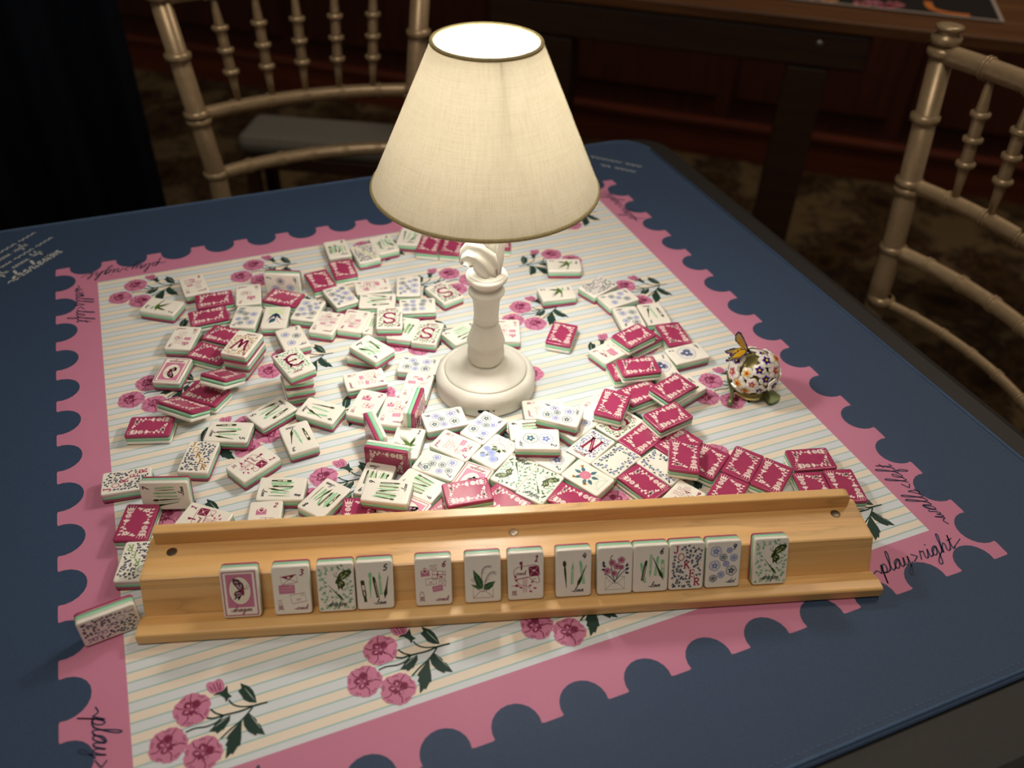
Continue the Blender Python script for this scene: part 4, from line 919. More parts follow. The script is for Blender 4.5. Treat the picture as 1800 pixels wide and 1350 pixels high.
def wind(ik, k):
    cols = {'east': ['#86cf9a', '#6dbb84'], 'south': ['#5f8a4a', '#7fae78', '#3f5e34'], 'west': ['#c8922e', '#d9ab4c', '#a9761f'], 'north': ['#7f92cf', '#9aa9dc', '#6679bd']}[k]
    fill_leaves(ik, len(k)*7+ord(k[0]), cols, lambda x, y: y > -10.2 and not (abs(x) < 5.4 and -6 < y < 9.5), 75, .85, cols[0])
    fill_leaves(ik, 3, cols[:1], lambda x, y: abs(x) < 5.4 and -6 < y < 9.5, 14, .7)
    def st(pts, w): ik.line(pts, w+.7, CREAM, 1); ik.line(pts, w, MAR, 2)
    if k == 'east':
        st(cr([(5, 8), (2, 9), (-2.6, 7), (-4.4, 2), (-2.8, -3.4), (1.6, -5.2), (5.4, -3.6)], 5), 2.0); st([(-4.2, 1.8), (2.6, 1.9)], 1.4); st([(-4.8, -5.4), (-2.6, -1)], 1.5)
        for x, y in ((5.4, 8), (5.8, -3.6), (-4.6, 6.4), (2.4, 1.9)):
            for a in (0, 90, 180, 270): ik.leaf(x, y, a, 1.7, 1.3, MAR, 2)
    elif k == 'south':
        st(cr([(4.6, 6), (2.6, 8.8), (-1.8, 8.6), (-4.4, 5.8), (-2.6, 2.6), (2, 1), (4.8, -1.8), (3, -5.4), (-1.8, -6), (-4.8, -3.6)], 5), 2.2); st([(4.6, 8.8), (4.6, 4.2)], 1.1); st([(-4.8, -6.2), (-4.8, -1.6)], 1.1); ik.line(cr([(-2.6, 4.6), (0, 2.4), (2.8, -1)], 4), .5, '#d98ba6', 3)
    elif k == 'west':
        st(cr([(-6.2, 8.6), (-4.6, 4), (-3.4, -4.4), (-1.2, 0), (0, 6)], 5), 1.9); st(cr([(0, 6), (.6, 0), (2, -4.6), (4, 2), (5.6, 8.8)], 5), 1.9); st([(-7.2, 8.6), (-4.4, 8.6)], .9); st([(4, 8.8), (7, 8.8)], .9)
    else:
        st([(-4, -6), (-3.2, 8.6)], 2.0); st([(-3.4, 8.4), (3.6, -5.8)], 2.4); st([(3.4, -6), (4.2, 8.8)], 2.0)
        for x, y in ((-4.1, -6), (-3.4, 8.6), (3.6, -6), (4.2, 8.8)): st([(x-1.8, y), (x+1.8, y)], 1.0)
        ik.line([(-2.8, 7), (3, -4.6)], .5, '#d98ba6', 3); ik.glyph('北', -9, 11.6, 3.2, MAR, 2)
    if k != 'north': tinyflower(ik)
    script(ik, k, MAR)
LET = {'J': [[(.60, 1), (.60, .28), (.45, .04), (.2, .06), (.08, .28)], [(.32, 1), (.9, 1)]], 'O': [[(.5+.46*math.cos(i*.4189), .5+.5*math.sin(i*.4189)) for i in range(16)]],
 'K': [[(.22, 1), (.22, 0)], [(.86, 1), (.26, .45)], [(.44, .6), (.9, 0)], [(.02, 0), (.42, 0)], [(.02, 1), (.42, 1)], [(.66, 1), (1, 1)], [(.7, 0), (1.06, 0)]],
 'E': [[(.25, 1), (.25, 0)], [(.05, 1), (.88, 1), (.88, .75)], [(.05, 0), (.92, 0), (.92, .28)], [(.25, .52), (.68, .52)], [(.68, .68), (.68, .36)]],
 'R': [[(.25, 1), (.25, 0)], [(.05, 1), (.6, 1), (.86, .85), (.82, .62), (.55, .5), (.25, .5)], [(.52, .5), (.84, .02), (1.04, .02)], [(.05, 0), (.46, 0)]]}
def joker(ik, col):
    pos = [(-8.9, 9.7), (-5.9, 4.5), (-2.2, -1.2), (1.4, -7.4), (4.6, -13.4)]
    def keep(x, y):
        for (px, py) in pos:
            if px-1.5 < x < px+5.4 and py-1.5 < y < py+6.2: return False
        return True
    fill_leaves(ik, 21, [NVY, '#2c4a63', '#1f3550'], keep, 170, .98, '#2a4668', 9.0, 14.0)
    for ch, (x, y) in zip('JOKER', pos):
        for q in LET[ch]: ik.line([(x+a*4.1, y+b*4.9) for a, b in q], .95 if len(q) > 1 and abs(q[0][1]-q[-1][1]) > .3 else .6, col, 2, closed=(ch == 'O'))
def envelope_base(ik, col): ik.line([(-6.2, -13), (6.2, -13), (6.2, -4), (-6.2, -4)], .32, col, 1, closed=True); ik.line(cr([(-6.2, -4), (0, -9), (6.2, -4)], 3), .28, col, 1); ik.line(cr([(-6.2, -13), (-2.5, -9.2), (0, -8)], 3), .26, col, 1); ik.line(cr([(6.2, -13), (2.5, -9.2), (0, -8)], 3), .26, col, 1)
def flower(ik, k):
    if k == 'lily':
        envelope_base(ik, '#8a4a20')
        for x, y, a, l, w in ((-.4, -7, 112, 15, 4.6), (0, -7.5, 36, 9.5, 4.6), (-.6, -7, 152, 8, 2.2)): ik.leaf(x, y, a, l, w, '#2f5a34', 1); A = math.radians(a); ik.line([(x, y), (x+l*.85*math.cos(A), y+l*.85*math.sin(A))], .22, '#7fae78', 2)
        for s in ([(0, -6), (-.8, 3), (1, 8), (4.8, 8.4)], [(.6, -6), (2, 0), (4.4, 4), (7.2, 4.6)]): ik.line(cr(s, 5), .35, '#2f5a34', 2)
        for x, y in ((.2, 7), (1.6, 8.6), (3.2, 9.2), (4.8, 8.8), (-.2, 5.2), (4, 3), (5.4, 4.4), (6.8, 4.8), (7.6, 4), (-6.6, .6), (-5.4, -.6), (-4.6, .8), (3, .8), (1.8, -.8)): ik.ring(x, y-.7, .75, .25, '#b58ba0', 1, 9); ik.disc(x, y-.7, .5, '#efe2e2', 0, 8)
    elif k == 'pink':
        envelope_base(ik, '#7fa07c')
        for s in ([(0, -8), (2, -2), (5, 4)], [(0, -8), (-2, 0), (-3, 9), (-1.6, 11)], [(0, -8), (-4, -3), (-7, -2)], [(1, -6), (4, -2), (7.4, 1)]): ik.line(cr(s, 5), .55, NVY, 1)
        for x, y, r in ((-2, 6, 2.3), (3.8, 7.4, 2.5), (1, 3.2, 2.4), (-5, .4, 2.4), (-.6, -1.6, 2.2), (4, 2.4, 1.8)):
            for i in range(5): A = i*1.257+.3; ik.disc(x+r*.55*math.cos(A), y+r*.55*math.sin(A), r*.48, '#d99aac', 1, 9); ik.ring(x+r*.55*math.cos(A), y+r*.55*math.sin(A), r*.46, .16, MAR, 2, 9)
            ik.disc(x, y, r*.22, MAR, 3, 8)
        for x, y, a in ((-6, 3, 140), (-7.2, 4.6, 100), (6.4, .4, 30), (7, 2.4, 70), (-6, 1.4, 180), (6.2, -1.2, -20)): ik.leaf(x, y, a, 3, 1.8, NVY, 1)
    elif k == 'blue':
        envelope_base(ik, '#9a5a2c')
        for x, y, a in ((0, -3, 60), (1, -4, 20), (-1, -3, 130), (-3, -4, 170), (3, -2, 100), (0, 0, 200), (-4, 5, 140), (5, 6, 40), (2, 4, 80)): ik.leaf(x, y, a, 4.6, 2.3, '#4f6a34', 1)
        for x, y, r in ((1.4, 3.4, 3.4), (-3.6, 8, 3.3), (5, 9, 2.2), (6.8, 1.4, 2.4)):
            ik.disc(x, y, r*.9, '#a9b4de', 2, 16); ik.ring(x, y, r, .35, BLU, 3, 22, lobes=6, amp=.06); ik.ring(x, y, r*.55, .3, BLU, 3, 14); ik.disc(x, y, r*.24, BLU, 3, 9)
    elif k == 'rose':
        envelope_base(ik, '#a8c3a4')
        for x, y, a in ((-2, 4, 150), (2, 5, 50), (-3, 0, 200), (3, 0, -20), (0, 6, 95), (1, -2, -70), (-2, -2, 240)): ik.leaf(x, y, a, 6, 3.0, '#48707c', 1)
        ik.disc(0, 2.4, 4.2, '#dd8fa4', 2, 20)
        for r in (3.8, 2.7, 1.5): ik.ring(0, 2.4, r, .4, '#b84f70', 3, 24, lobes=7, amp=.08)
        for x, y, a in ((-6, 7, 120), (5.4, 8.6, 60), (-6.4, -2, 220)):
            for q in (-30, 0, 30): ik.leaf(x, y, a+q, 2.8, 1.2, '#cf9440', 2)
    else:
        envelope_base(ik, '#b9cf9a'); ik.fill([(-6, -12.8), (6, -12.8), (6, -4.2), (-6, -4.2)], '#e3ecc4', 0)
        for a, l in ((60, 12), (118, 12), (90, 9)): ik.leaf(0, -6, a, l, 2.6, NVY, 2)
        for s in ([(0, -5), (-4, 2), (-8, 5)], [(0, -5), (-2, 5), (-5, 10)], [(0, -5), (4, 2), (7, 8)]): ik.line(cr(s, 5), .8, '#c98aa4', 1, taper=True)
        ik.leaf(0, 2, 60, 9, 5, TEALC, 3)
# ---- back artwork
def back_half(ik):
    C = '#f2ded6'
    def crown(x, y, r=0):
        ik.push(x, y, r, 1.15); ik.fill([(-1.9, -1.3), (1.9, -1.3), (2.5, 1.6), (1.3, .2), (.8, 2.2), (0, .4), (-.8, 2.2), (-1.3, .2), (-2.5, 1.6)], C, 0); ik.line([(-1.6, -.8), (1.6, -.8)], .22, '#8e2048', 1)
        for q in ((-2.5, 2.0), (-.8, 2.7), (.8, 2.7), (2.5, 2.0)): ik.disc(q[0], q[1], .34, C, 0, 7)
        ik.pop()
    def rose(x, y, r=0):
        ik.push(x, y, r, 1.2); ik.disc(0, -1.0, 1.65, C, 0, 14); ik.ring(0, -1, 1.0, .2, '#8e2048', 1, 12, lobes=3, amp=.1); ik.disc(0, -1, .38, '#8e2048', 1, 7)
        ik.line([(0, .4), (.1, 2.6)], .32, C, 0); ik.leaf(0, 1.0, 145, 2.6, 1.3, C, 0); ik.leaf(0, 1.0, 30, 2.6, 1.3, C, 0); ik.pop()
    def tulip(x, y, r=0):
        ik.push(x, y, r, 1.2); ik.fill([(0, -1.4), (-1.2, -.6), (-2.2, .9), (-1.0, .4), (-.7, 1.5), (0, .6), (.7, 1.5), (1.0, .4), (2.2, .9), (1.2, -.6)], C, 0); ik.line([(0, -1.3), (0, -2.4)], .3, C, 0); ik.disc(-.5, -2.2, .5, C, 0, 7); ik.pop()
    crown(-6.8, 11.4); rose(-6.9, 6.6); tulip(-6.9, .9)
    ik.line(cr([(-6.7, -1.4), (-6.9, -5.5), (-6.0, -9), (-3, -11.4), (.2, -12.3)], 5), .34, C, 0)
    for x, y, a in ((-6.9, -4.2, 210), (-6.8, -5.6, -30), (-6.4, -8, 190), (-7, -10.5, 215), (-3, -11.2, 60), (-1, -12, 40), (.2, -12.3, 5), (-5.2, -9.9, 250)): ik.leaf(x, y, a, 2.7, 1.6, C, 0)
    for k in range(5): ik.disc(-4.4+1.0*math.cos(k*1.257), -10.2+1.0*math.sin(k*1.257), .95, C, 0, 8)
    ik.disc(-4.4, -10.2, .5, '#8e2048', 1, 7)
def back(ik):
    back_half(ik); ik.push(0, 0, 180); back_half(ik); ik.pop()

# ------------------------------------------------------------------ tiles
TW, TLn, TT = 22.51, 33.05, 8.82      # mm
KMM = 0.001
def rr(hx, hy, r, n=4):
    out = []
    for cx, cy, a0 in ((hx-r, hy-r, 0), (-hx+r, hy-r, 90), (-hx+r, -hy+r, 180), (hx-r, -hy+r, 270)):
        for i in range(n+1): a = math.radians(a0+90*i/n); out.append((cx+r*math.cos(a), cy+r*math.sin(a)))
    return out
def layer_mesh(name, prof):
    mb = MB(); vs = []; k = 20; fs = []
    for ins, z in prof: vs += [(x, y, z) for x, y in rr(TW/2-ins, TLn/2-ins, max(.5, 1.9-ins*.6))]
    for j in range(len(prof)-1):
        for i in range(k): m_ = (i+1) % k; fs.append((j*k+i, j*k+m_, (j+1)*k+m_, (j+1)*k+i))
    mb.add(vs, fs, True); mb.add([], [])
    n0 = len(prof)-1
    mb.f += [tuple(reversed(range(k))), tuple(n0*k+i for i in range(k))]; mb.sm += [False, False]
    return mb.mesh(name, KMM)
h = TT/2; zb, zg = -h+2.65, -h+5.65
face_me = layer_mesh('face_layer', [(0, zg), (0, h-1.0), (.09, h-.6), (.33, h-.26), (.68, h-.06), (1.05, h)])
core_me = layer_mesh('core_layer', [(0.02, zb), (0.02, zg)])
back_me = layer_mesh('back_layer', [(1.05, -h), (.68, -h+.06), (.33, -h+.26), (.09, -h+.6), (0, -h+1.0), (0, zb)])
ivory = mat('ivory_resin', '#f8f2e5', 0.16, spec=0.5); mint = mat('mint_green_resin', '#97d2ab', 0.2); maroon = mat('maroon_resin', '#a83d62', 0.13, spec=0.5)
speckle(ivory, 120, .015, 0.0); speckle(maroon, 120, .03, 0.0)
_art = {}
JC = {'red': '#a42a4e', 'gold': '#bb8528', 'green': '#9cbc7e', 'lilac': '#b3a3bc', 'yellow': '#cdd08a'}
def artwork(d):
    if d in _art: return _art[d]
    ik = Ink(.016)
    if d == 'back': back(ik)
    elif d[:3] == 'bam': bam(ik, int(d[3:]))
    elif d[:3] == 'dot': dot(ik, int(d[3:]))
    elif d[:5] == 'crack': crack(ik, int(d[5:]))
    elif d == 'dragon_red': dragon_red(ik)
    elif d == 'dragon_green': dragon_green(ik)
    elif d == 'dragon_soap': dragon_soap(ik)
    elif d in ('east', 'south', 'west', 'north'): wind(ik, d)
    elif d[:5] == 'joker': joker(ik, JC[d[6:]])
    elif d[:6] == 'flower': flower(ik, d[7:])
    if d == 'back':
        me = ik.mesh('back_print', KMM, 0)
        for v in me.vertices: v.co.x, v.co.z = -v.co.x, -v.co.z-(h+.02)*KMM
        me.flip_normals() if False else None
    else: me = ik.mesh('face_print', KMM, (h+.02)*KMM) if ik.v else None
    _art[d] = me; return me
G0, G1 = 'loose mahjong tiles on the mat', 'mahjong tiles standing in the rack'
STAND = {14, 49, 50, 51, 101, 133}
# id, artwork, centre (steps), orientation quaternion, group, label
TILES = [
(148,'dot3',-2.6232,2.388,0.105,0.9988,0,0,0.0497,G0,'three-dot tile behind the east wind stack'),
(145,'dot5',-2.7977,0.7937,0.533,0.9985,0,0,-0.0551,G0,'five-dot tile directly below the east wind tile in its stack'),
(146,'bam2',-2.8146,0.8036,0.319,0.9998,0,0,-0.0189,G0,'two-bam tile second below the east wind tile in its stack'),
(147,'crack4',-2.8417,0.8534,0.105,0.9999,0,0,-0.0151,G0,'four-crack tile bottom of the stack under the east wind tile'),
(1,'bam1',-5.0017,4.4537,0.105,0.471,0,0,-0.8822,G0,'swallow tile alone beside pansies at the field corner nearest the charleston lettering'),
(2,'crack8',-4.2727,5.0856,0.105,0.9993,0,0,0.0367,G0,'eight-crack tile behind two maroon tiles, near the farthest pansy spray by charleston lettering'),
(3,'back',-3.9291,4.3724,0.105,0.7009,0,0,-0.7133,G0,'face-down maroon tile overlapping the pink crack tile, upper of two lying parallel'),
(4,'back',-4.1246,3.7779,0.105,0.7165,0,0,-0.6976,G0,'face-down maroon tile lower of two parallel ones, below the pink crack tile'),
(5,'crack5',-4.7053,3.143,0.105,-0.2117,-0,-0,-0.9773,G0,'five-crack tile leftmost beside the small maroon pair and above the stamp dragon'),
(6,'back',-3.9031,2.9492,0.105,0.9066,0,0,0.4219,G0,'face-down maroon tile tucked behind the west wind stack, farther of the pair'),
(7,'back',-4.255,2.4387,0.105,0.9107,0,0,0.413,G0,'face-down maroon tile against the west wind stack, nearer of the pair'),
(8,'dragon_red',-5.0078,2.1153,0.105,-0.2155,-0,-0,-0.9765,G0,'pink butterfly stamp dragon tile lying at the left above the maroon trio'),
(10,'back',-4.4956,1.1946,0.105,0.9153,0,0,0.4027,G0,'face-down maroon tile under the tilted maroon tile, below the west wind stack'),
(12,'back',-5.5376,0.5753,0.105,0.5921,0,0,-0.8059,G0,'face-down maroon tile lying alone by the pink border, below the tilted maroon tile'),
(13,'crack2',-3.2122,4.3098,0.105,-0.0775,-0,-0,-0.997,G0,'two-crack tile upside down behind the seven-dot tile'),
(15,'back',-2.5132,3.9393,0.105,0.8955,0,0,0.4451,G0,'face-down maroon tile in front of the propped three-dot tile'),
(16,'back',-1.621,4.3744,0.105,0.9987,0,0,0.0506,G0,'face-down maroon tile slanted beside the propped three-dot tile, in the far row'),
(17,'dot7',-3.3965,3.4676,0.105,-0.1923,-0,-0,-0.9813,G0,'seven-dot tile upside down beside the navy-leaf flower tile'),
(18,'flower_iris',-2.8169,3.2484,0.105,-0.1598,-0,-0,-0.9871,G0,'flower tile with navy leaves upside down between the seven-dot and nine-dot tiles'),
(19,'dot9',-2.1151,3.2889,0.105,0.9621,0,0,-0.2729,G0,'nine-dot tile leaning right of the navy-leaf flower tile'),
(20,'crack9',-1.8547,2.6945,0.105,0.96,0,0,-0.2802,G0,'nine-crack tile left of the crowded eight-crack tile, far cluster'),
(21,'crack8',-1.2943,2.5748,0.105,-0.2721,-0,-0,-0.9623,G0,'eight-crack tile upside down left of the raised south wind tile'),
(22,'bam7',-0.836,2.2875,0.105,-0.2645,-0,-0,-0.9644,G0,'seven-bam tile half hidden under the raised south wind tile'),
(23,'south',-0.635,2.1359,0.319,-0.1493,-0,-0,-0.9888,G0,'south wind tile raised on top of two bam tiles in the far cluster'),
(24,'bam9',-0.4052,1.9594,0.105,-0.2707,-0,-0,-0.9627,G0,'nine-bam tile under the right side of the raised south wind tile'),
(25,'south',0.0305,1.6418,0.105,-0.2757,-0,-0,-0.9612,G0,'south wind tile upside down at the right end of the row before the lamp stem'),
(26,'bam7',0.7311,1.3859,0.105,-0.6008,-0,-0,-0.7994,G0,'seven-bam tile just left of the lamp stem, behind the lamp base'),
(27,'crack5',1.6202,1.1556,0.105,-0.1786,-0,-0,-0.9839,G0,'five-crack tile peeking out right of the lamp stem'),
(28,'dot8',0.1267,2.6714,0.105,0.7931,0,0,0.6091,G0,'eight-dot tile sideways in the far cluster, above the lower south wind tile'),
(29,'bam5',-0.6368,3.1403,0.105,0.8138,0,0,0.5812,G0,'five-bam tile sideways behind the raised south wind tile'),
(30,'crack6',-0.5817,3.7496,0.105,0.7472,0,0,0.6646,G0,'six-crack tile sideways behind the five-bam tile in the far cluster'),
(31,'dot9',-1.3446,3.605,0.105,0.0978,0,0,-0.9952,G0,'nine-dot tile turned askew in the far cluster below a maroon tile'),
(32,'dot9',0.1673,3.4773,0.105,-0.1501,-0,-0,-0.9887,G0,'nine-dot tile upside down beside the pansy leaves in the far cluster'),
(33,'south',0.8422,2.9804,0.105,0.1403,0,0,-0.9901,G0,'south wind tile turned diagonally beside pansies, left of the lamp stem'),
(34,'bam8',-0.9478,5.5796,0.105,0.9999,0,0,-0.0137,G0,'eight-bam tile at the far edge of the field, behind a maroon tile'),
(35,'back',-1.0286,4.678,0.105,1,0,0,-0.0057,G0,'face-down maroon tile pressed against the eight-bam tile at the far edge'),
(36,'joker_yellow',-0.3793,5.186,0.105,0.9997,0,0,0.0233,G0,'yellow-lettered joker tile with navy leaves, at the far edge of the field'),
(37,'bam6',0.1453,5.4391,0.105,0.9995,0,0,0.0308,G0,'six-bam tile at the far edge, touching the yellow joker'),
(38,'bam4',0.8332,5.5924,0.105,0.9724,0,0,-0.2332,G0,'four-bam tile half hidden at the left rim of the lamp shade'),
(39,'back',1.1794,5.0828,0.105,0.965,0,0,-0.2623,G0,'face-down maroon tile first of the maroon row under the lamp shade rim'),
(40,'back',1.6643,4.8242,0.105,0.9701,0,0,-0.2426,G0,'face-down maroon tile second of the maroon row under the lamp shade rim'),
(41,'back',2.1724,4.6146,0.105,0.9743,0,0,-0.2251,G0,'face-down maroon tile third of the maroon row, mostly behind the lamp stem'),
(42,'back',2.8189,4.6684,0.105,0.9821,0,0,-0.1883,G0,'face-down maroon tile peeking out right of the lamp neck'),
(43,'west',-3.6404,1.937,0.533,-0.2987,-0,-0,-0.9544,G0,'west wind tile with gold leaves upside down on top of the stack of three'),
(44,'blank',-3.623,1.9555,0.319,-0.2946,-0,-0,-0.9556,G0,'face-up cream tile second in the stack directly below the west wind tile'),
(144,'blank',-3.6855,2.0081,0.105,-0.3008,-0,-0,-0.9537,G0,'face-up cream tile bottom of the stack below the west wind tile'),
(45,'east',-2.8429,0.7238,0.747,0.9921,0,0,0.1252,G0,'east wind tile on top of the tallest stack, beside the pansies'),
(46,'crack9',-1.5804,0.5756,0.105,0.6921,0,0,-0.7218,G0,'nine-crack tile sideways in front of the crossed bam pair'),
(47,'crack2',-1.7337,-0.1604,0.105,0.9488,0,0,-0.316,G0,'two-crack tile with heart envelope, left of the standing tiles'),
(48,'crack6',-1.2964,-0.5369,0.105,0.9645,0,0,-0.2642,G0,'six-crack tile partly hidden by the standing tile before the lamp base'),
(52,'bam1',-1.3322,-1.4269,0.105,0.9669,0,0,-0.2551,G0,'swallow tile behind the standing maroon-backed tile, bird upright'),
(53,'bam9',-2.1035,-2.1304,0.105,-0.2847,-0,-0,-0.9586,G0,'nine-bam tile upside down under the sideways nine-bam tile'),
(54,'bam9',-2.0305,-2.6626,0.319,0.859,0,0,0.5119,G0,'nine-bam tile raised and sideways behind the rack, over another nine-bam'),
(55,'back',-2.5827,-2.8237,0.105,0.9874,0,0,-0.1585,G0,'face-down maroon tile partly under the raised nine-bam tile, close to the rack rail'),
(56,'bam9',-1.4316,-2.5293,0.105,0.3366,0,0,-0.9417,G0,'nine-bam tile diagonal beside the seven-dot tile near the rack'),
(57,'dot7',-0.9924,-2.1662,0.105,0.3811,0,0,-0.9245,G0,'seven-dot tile diagonal between the nine-bam and seven-crack tiles'),
(58,'crack7',-0.5464,-1.797,0.105,0.3252,0,0,-0.9457,G0,'seven-crack tile diagonal with many envelopes, in front of the lamp base'),
(59,'dragon_red',-0.5815,-2.7049,0.105,-0.3978,-0,-0,-0.9175,G0,'pink butterfly stamp dragon tile upside down behind the glossy raised maroon tile'),
(60,'flower_blue',0.0695,-2.1932,0.105,-0.4748,-0,-0,-0.8801,G0,'blue rose and envelope flower tile diagonal left of the raised two-dot tile'),
(61,'dot6',-0.5041,-1.0603,0.105,0.7276,0,0,0.686,G0,'six-dot tile in front of the lamp base, left of its charging port'),
(62,'dot6',0.0989,-1.5214,0.105,0.8797,0,0,-0.4755,G0,'six-dot tile diagonal, directly below the lamp charging port'),
(63,'dragon_green',0.1953,-2.7753,0.105,-0.4496,-0,-0,-0.8932,G0,'green butterfly dragon tile left one of two diagonal neighbours, butterfly upside down'),
(64,'dragon_green',0.4853,-3.2265,0.105,0.8922,0,0,-0.4517,G0,'green butterfly dragon tile right one of two diagonal neighbours, touching the rack rail'),
(65,'back',-0.7966,-3.1413,0.319,0.66,0,0,-0.7512,G0,'face-down maroon tile raised and reflecting the lamp shade, close to the rack rail'),
(66,'back',-0.2184,-3.3902,0.105,0.9642,0,0,0.2651,G0,'face-down maroon tile with a pale reflection, between the raised maroon tile and the rack'),
(67,'dragon_red',-1.8284,-2.9023,0.105,0.3494,0,0,-0.937,G0,'pink butterfly stamp dragon tile mostly hidden behind the rack under the nine-bam tiles'),
(68,'back',-1.0951,-3.3359,0.105,0.9526,0,0,0.3042,G0,'face-down maroon tile just showing beneath the glossy raised maroon tile'),
(69,'crack7',1.3411,-1.4259,0.105,0.6094,0,0,-0.7929,G0,'seven-crack tile sideways under the raised six-dot tile, beside the lamp base'),
(70,'dot6',1.4514,-1.8836,0.319,0.9041,0,0,0.4274,G0,'six-dot tile raised on neighbours just right of the lamp base'),
(71,'dot2',0.7909,-2.3638,0.319,0.5622,0,0,-0.827,G0,'two-dot tile raised with its long side towards the rack'),
(72,'bam9',0.8804,-1.8763,0.105,0.8006,0,0,0.5992,G0,'nine-bam tile under the raised two-dot tile, left side showing'),
(73,'dot4',1.7422,-2.0364,0.105,0.8383,0,0,-0.5452,G0,'four-dot tile under the raised six-dot tile, beside the north wind tile'),
(74,'crack4',2.4381,-1.6556,0.105,0.8462,0,0,-0.5328,G0,'four-crack tile under the upright maroon tile right of the lamp base'),
(75,'back',2.4905,-1.9601,0.319,0.9353,0,0,-0.3538,G0,'face-down maroon tile raised on a crack tile, just above the north wind tile'),
(76,'back',3.2879,-1.613,0.105,-0.6507,-0,-0,-0.7593,G0,'face-down maroon tile lying flat between three raised maroon ones on the lamp right'),
(77,'back',3.8029,-1.9127,0.319,-0.5891,-0,-0,-0.808,G0,'face-down maroon tile raised, nearest the enamel trinket'),
(78,'bam5',4.1474,-1.8006,0.105,-0.5913,-0,-0,-0.8064,G0,'five-bam tile beneath the maroon tile nearest the enamel trinket'),
(79,'back',3.2952,-2.6171,0.319,-0.6424,-0,-0,-0.7664,G0,'face-down maroon tile raised over two maroon ones, below the trinket-side pair'),
(80,'back',2.6958,-2.7889,0.105,-0.5526,-0,-0,-0.8334,G0,'face-down maroon tile between the leafy south wind tile and blue wreath tiles'),
(81,'south',2.4869,-2.2934,0.105,-0.5479,-0,-0,-0.8366,G0,'south wind tile with green wreath, beneath a raised maroon tile beside north wind'),
(82,'north',1.7239,-2.6518,0.105,0.8533,0,0,-0.5214,G0,'north wind tile with blue leaves diagonal in the near right cluster'),
(83,'dragon_soap',1.9887,-3.1416,0.105,-0.5457,-0,-0,-0.838,G0,'blank tile with blue leaf wreath between the north wind tile and the pink rose tile'),
(84,'dot2',0.9175,-2.6471,0.105,0.2831,0,0,-0.9591,G0,'two-dot tile beneath the raised two-dot tile'),
(85,'flower_rose',1.3301,-3.3443,0.105,0.9719,0,0,0.2354,G0,'pink rose and envelope flower tile diagonal beside the blue wreath tile near the rack'),
(86,'back',0.8864,-3.7497,0.105,0.9503,0,0,0.3112,G0,'face-down maroon tile against the rack rail in front of the pink rose tile'),
(87,'back',2.1821,-3.7949,0.105,0.9847,0,0,0.1744,G0,'face-down maroon tile between two blue wreath tiles and the rack rail'),
(88,'dragon_soap',2.6777,-3.5682,0.105,0.9822,0,0,0.188,G0,'blank tile with blue leaf wreath partly covered by an upright maroon tile, near the rack'),
(89,'back',3.2478,-3.1522,0.105,-0.5697,-0,-0,-0.8219,G0,'face-down maroon tile partly covered behind the raised upright maroon tile'),
(90,'back',3.0374,-3.642,0.319,0.9607,0,0,-0.2776,G0,'face-down maroon tile raised upright over the blue wreath tile, right cluster'),
(91,'back',3.5021,-3.7214,0.105,0.8862,0,0,-0.4633,G0,'face-down maroon tile shaded beside the raised upright maroon tile'),
(92,'back',4.0514,-3.994,0.105,0.8941,0,0,-0.4478,G0,'face-down maroon tile in the middle of the maroon pair on the right cluster'),
(93,'back',3.413,-4.4846,0.105,0.8924,0,0,-0.4513,G0,'face-down maroon tile against the rack rail below the maroon pair'),
(94,'back',4.3637,-4.4319,0.105,0.8917,0,0,-0.4526,G0,'face-down maroon tile right one of the maroon pair beside the rack rail'),
(95,'back',5.2686,-4.3202,0.105,0.6127,0,0,-0.7903,G0,'face-down maroon tile sideways at the top of the trio behind the rack end'),
(96,'back',4.8813,-4.9441,0.105,0.9905,0,0,-0.1374,G0,'face-down maroon tile left one of the trio behind the rack end'),
(97,'back',5.4191,-5.0706,0.105,0.9891,0,0,-0.1473,G0,'face-down maroon tile sticking out past the right end of the rack rail'),
(98,'crack9',2.5844,-4.3651,0.105,0.8575,0,0,-0.5145,G0,'nine-crack tile peeking over the rack rail between maroon ones'),
(100,'joker_red',-6.0125,-0.7078,0.105,0.7452,0,0,0.6668,G0,'red-lettered joker tile sideways over the pink border at the far left'),
(102,'back',-5.9162,-1.7389,0.105,0.9845,0,0,-0.1751,G0,'face-down maroon tile by the rack left end, under the standing seven-bam tile'),
(103,'crack1',-4.9098,-2.0431,0.105,0.905,0,0,0.4255,G0,'one-crack tile half hidden by the left part of the rack rail'),
(104,'crack2',-4.0125,-2.3771,0.105,0.9901,0,0,-0.1403,G0,'two-crack tile half hidden by the rack rail, heart envelope showing'),
(105,'bam8',-3.6218,-1.7974,0.105,0.5751,0,0,-0.8181,G0,'eight-bam tile sideways behind the half-hidden two-crack tile'),
(106,'bam8',-3.0018,-2.2536,0.105,-0.4379,-0,-0,-0.899,G0,'eight-bam tile diagonal against the rack rail beside pansy petals'),
(107,'crack1',-3.9661,-1.0266,0.105,0.8573,0,0,-0.5149,G0,'one-crack tile diagonal with mailbox, right of the gold joker'),
(108,'bam5',-4.2454,-0.0582,0.105,0.5475,0,0,-0.8368,G0,'five-bam tile sideways just behind the gold joker'),
(109,'bam5',-3.4351,0.2192,0.105,-0.524,-0,-0,-0.8517,G0,'five-bam tile diagonal with its far corner in the stack shadow'),
(110,'bam4',-2.5845,-0.0457,0.105,0.4064,0,0,-0.9137,G0,'four-bam tile diagonal right of the east wind stack foot'),
(111,'bam3',-3.1047,-0.6292,0.105,0.0416,0,0,-0.9991,G0,'three-bam tile upside down on the stripes among the other bam tiles'),
(112,'joker_gold',-4.8218,-0.5345,0.105,0.9798,0,0,-0.1998,G0,'gold-lettered joker tile upright among the bam tiles on the left'),
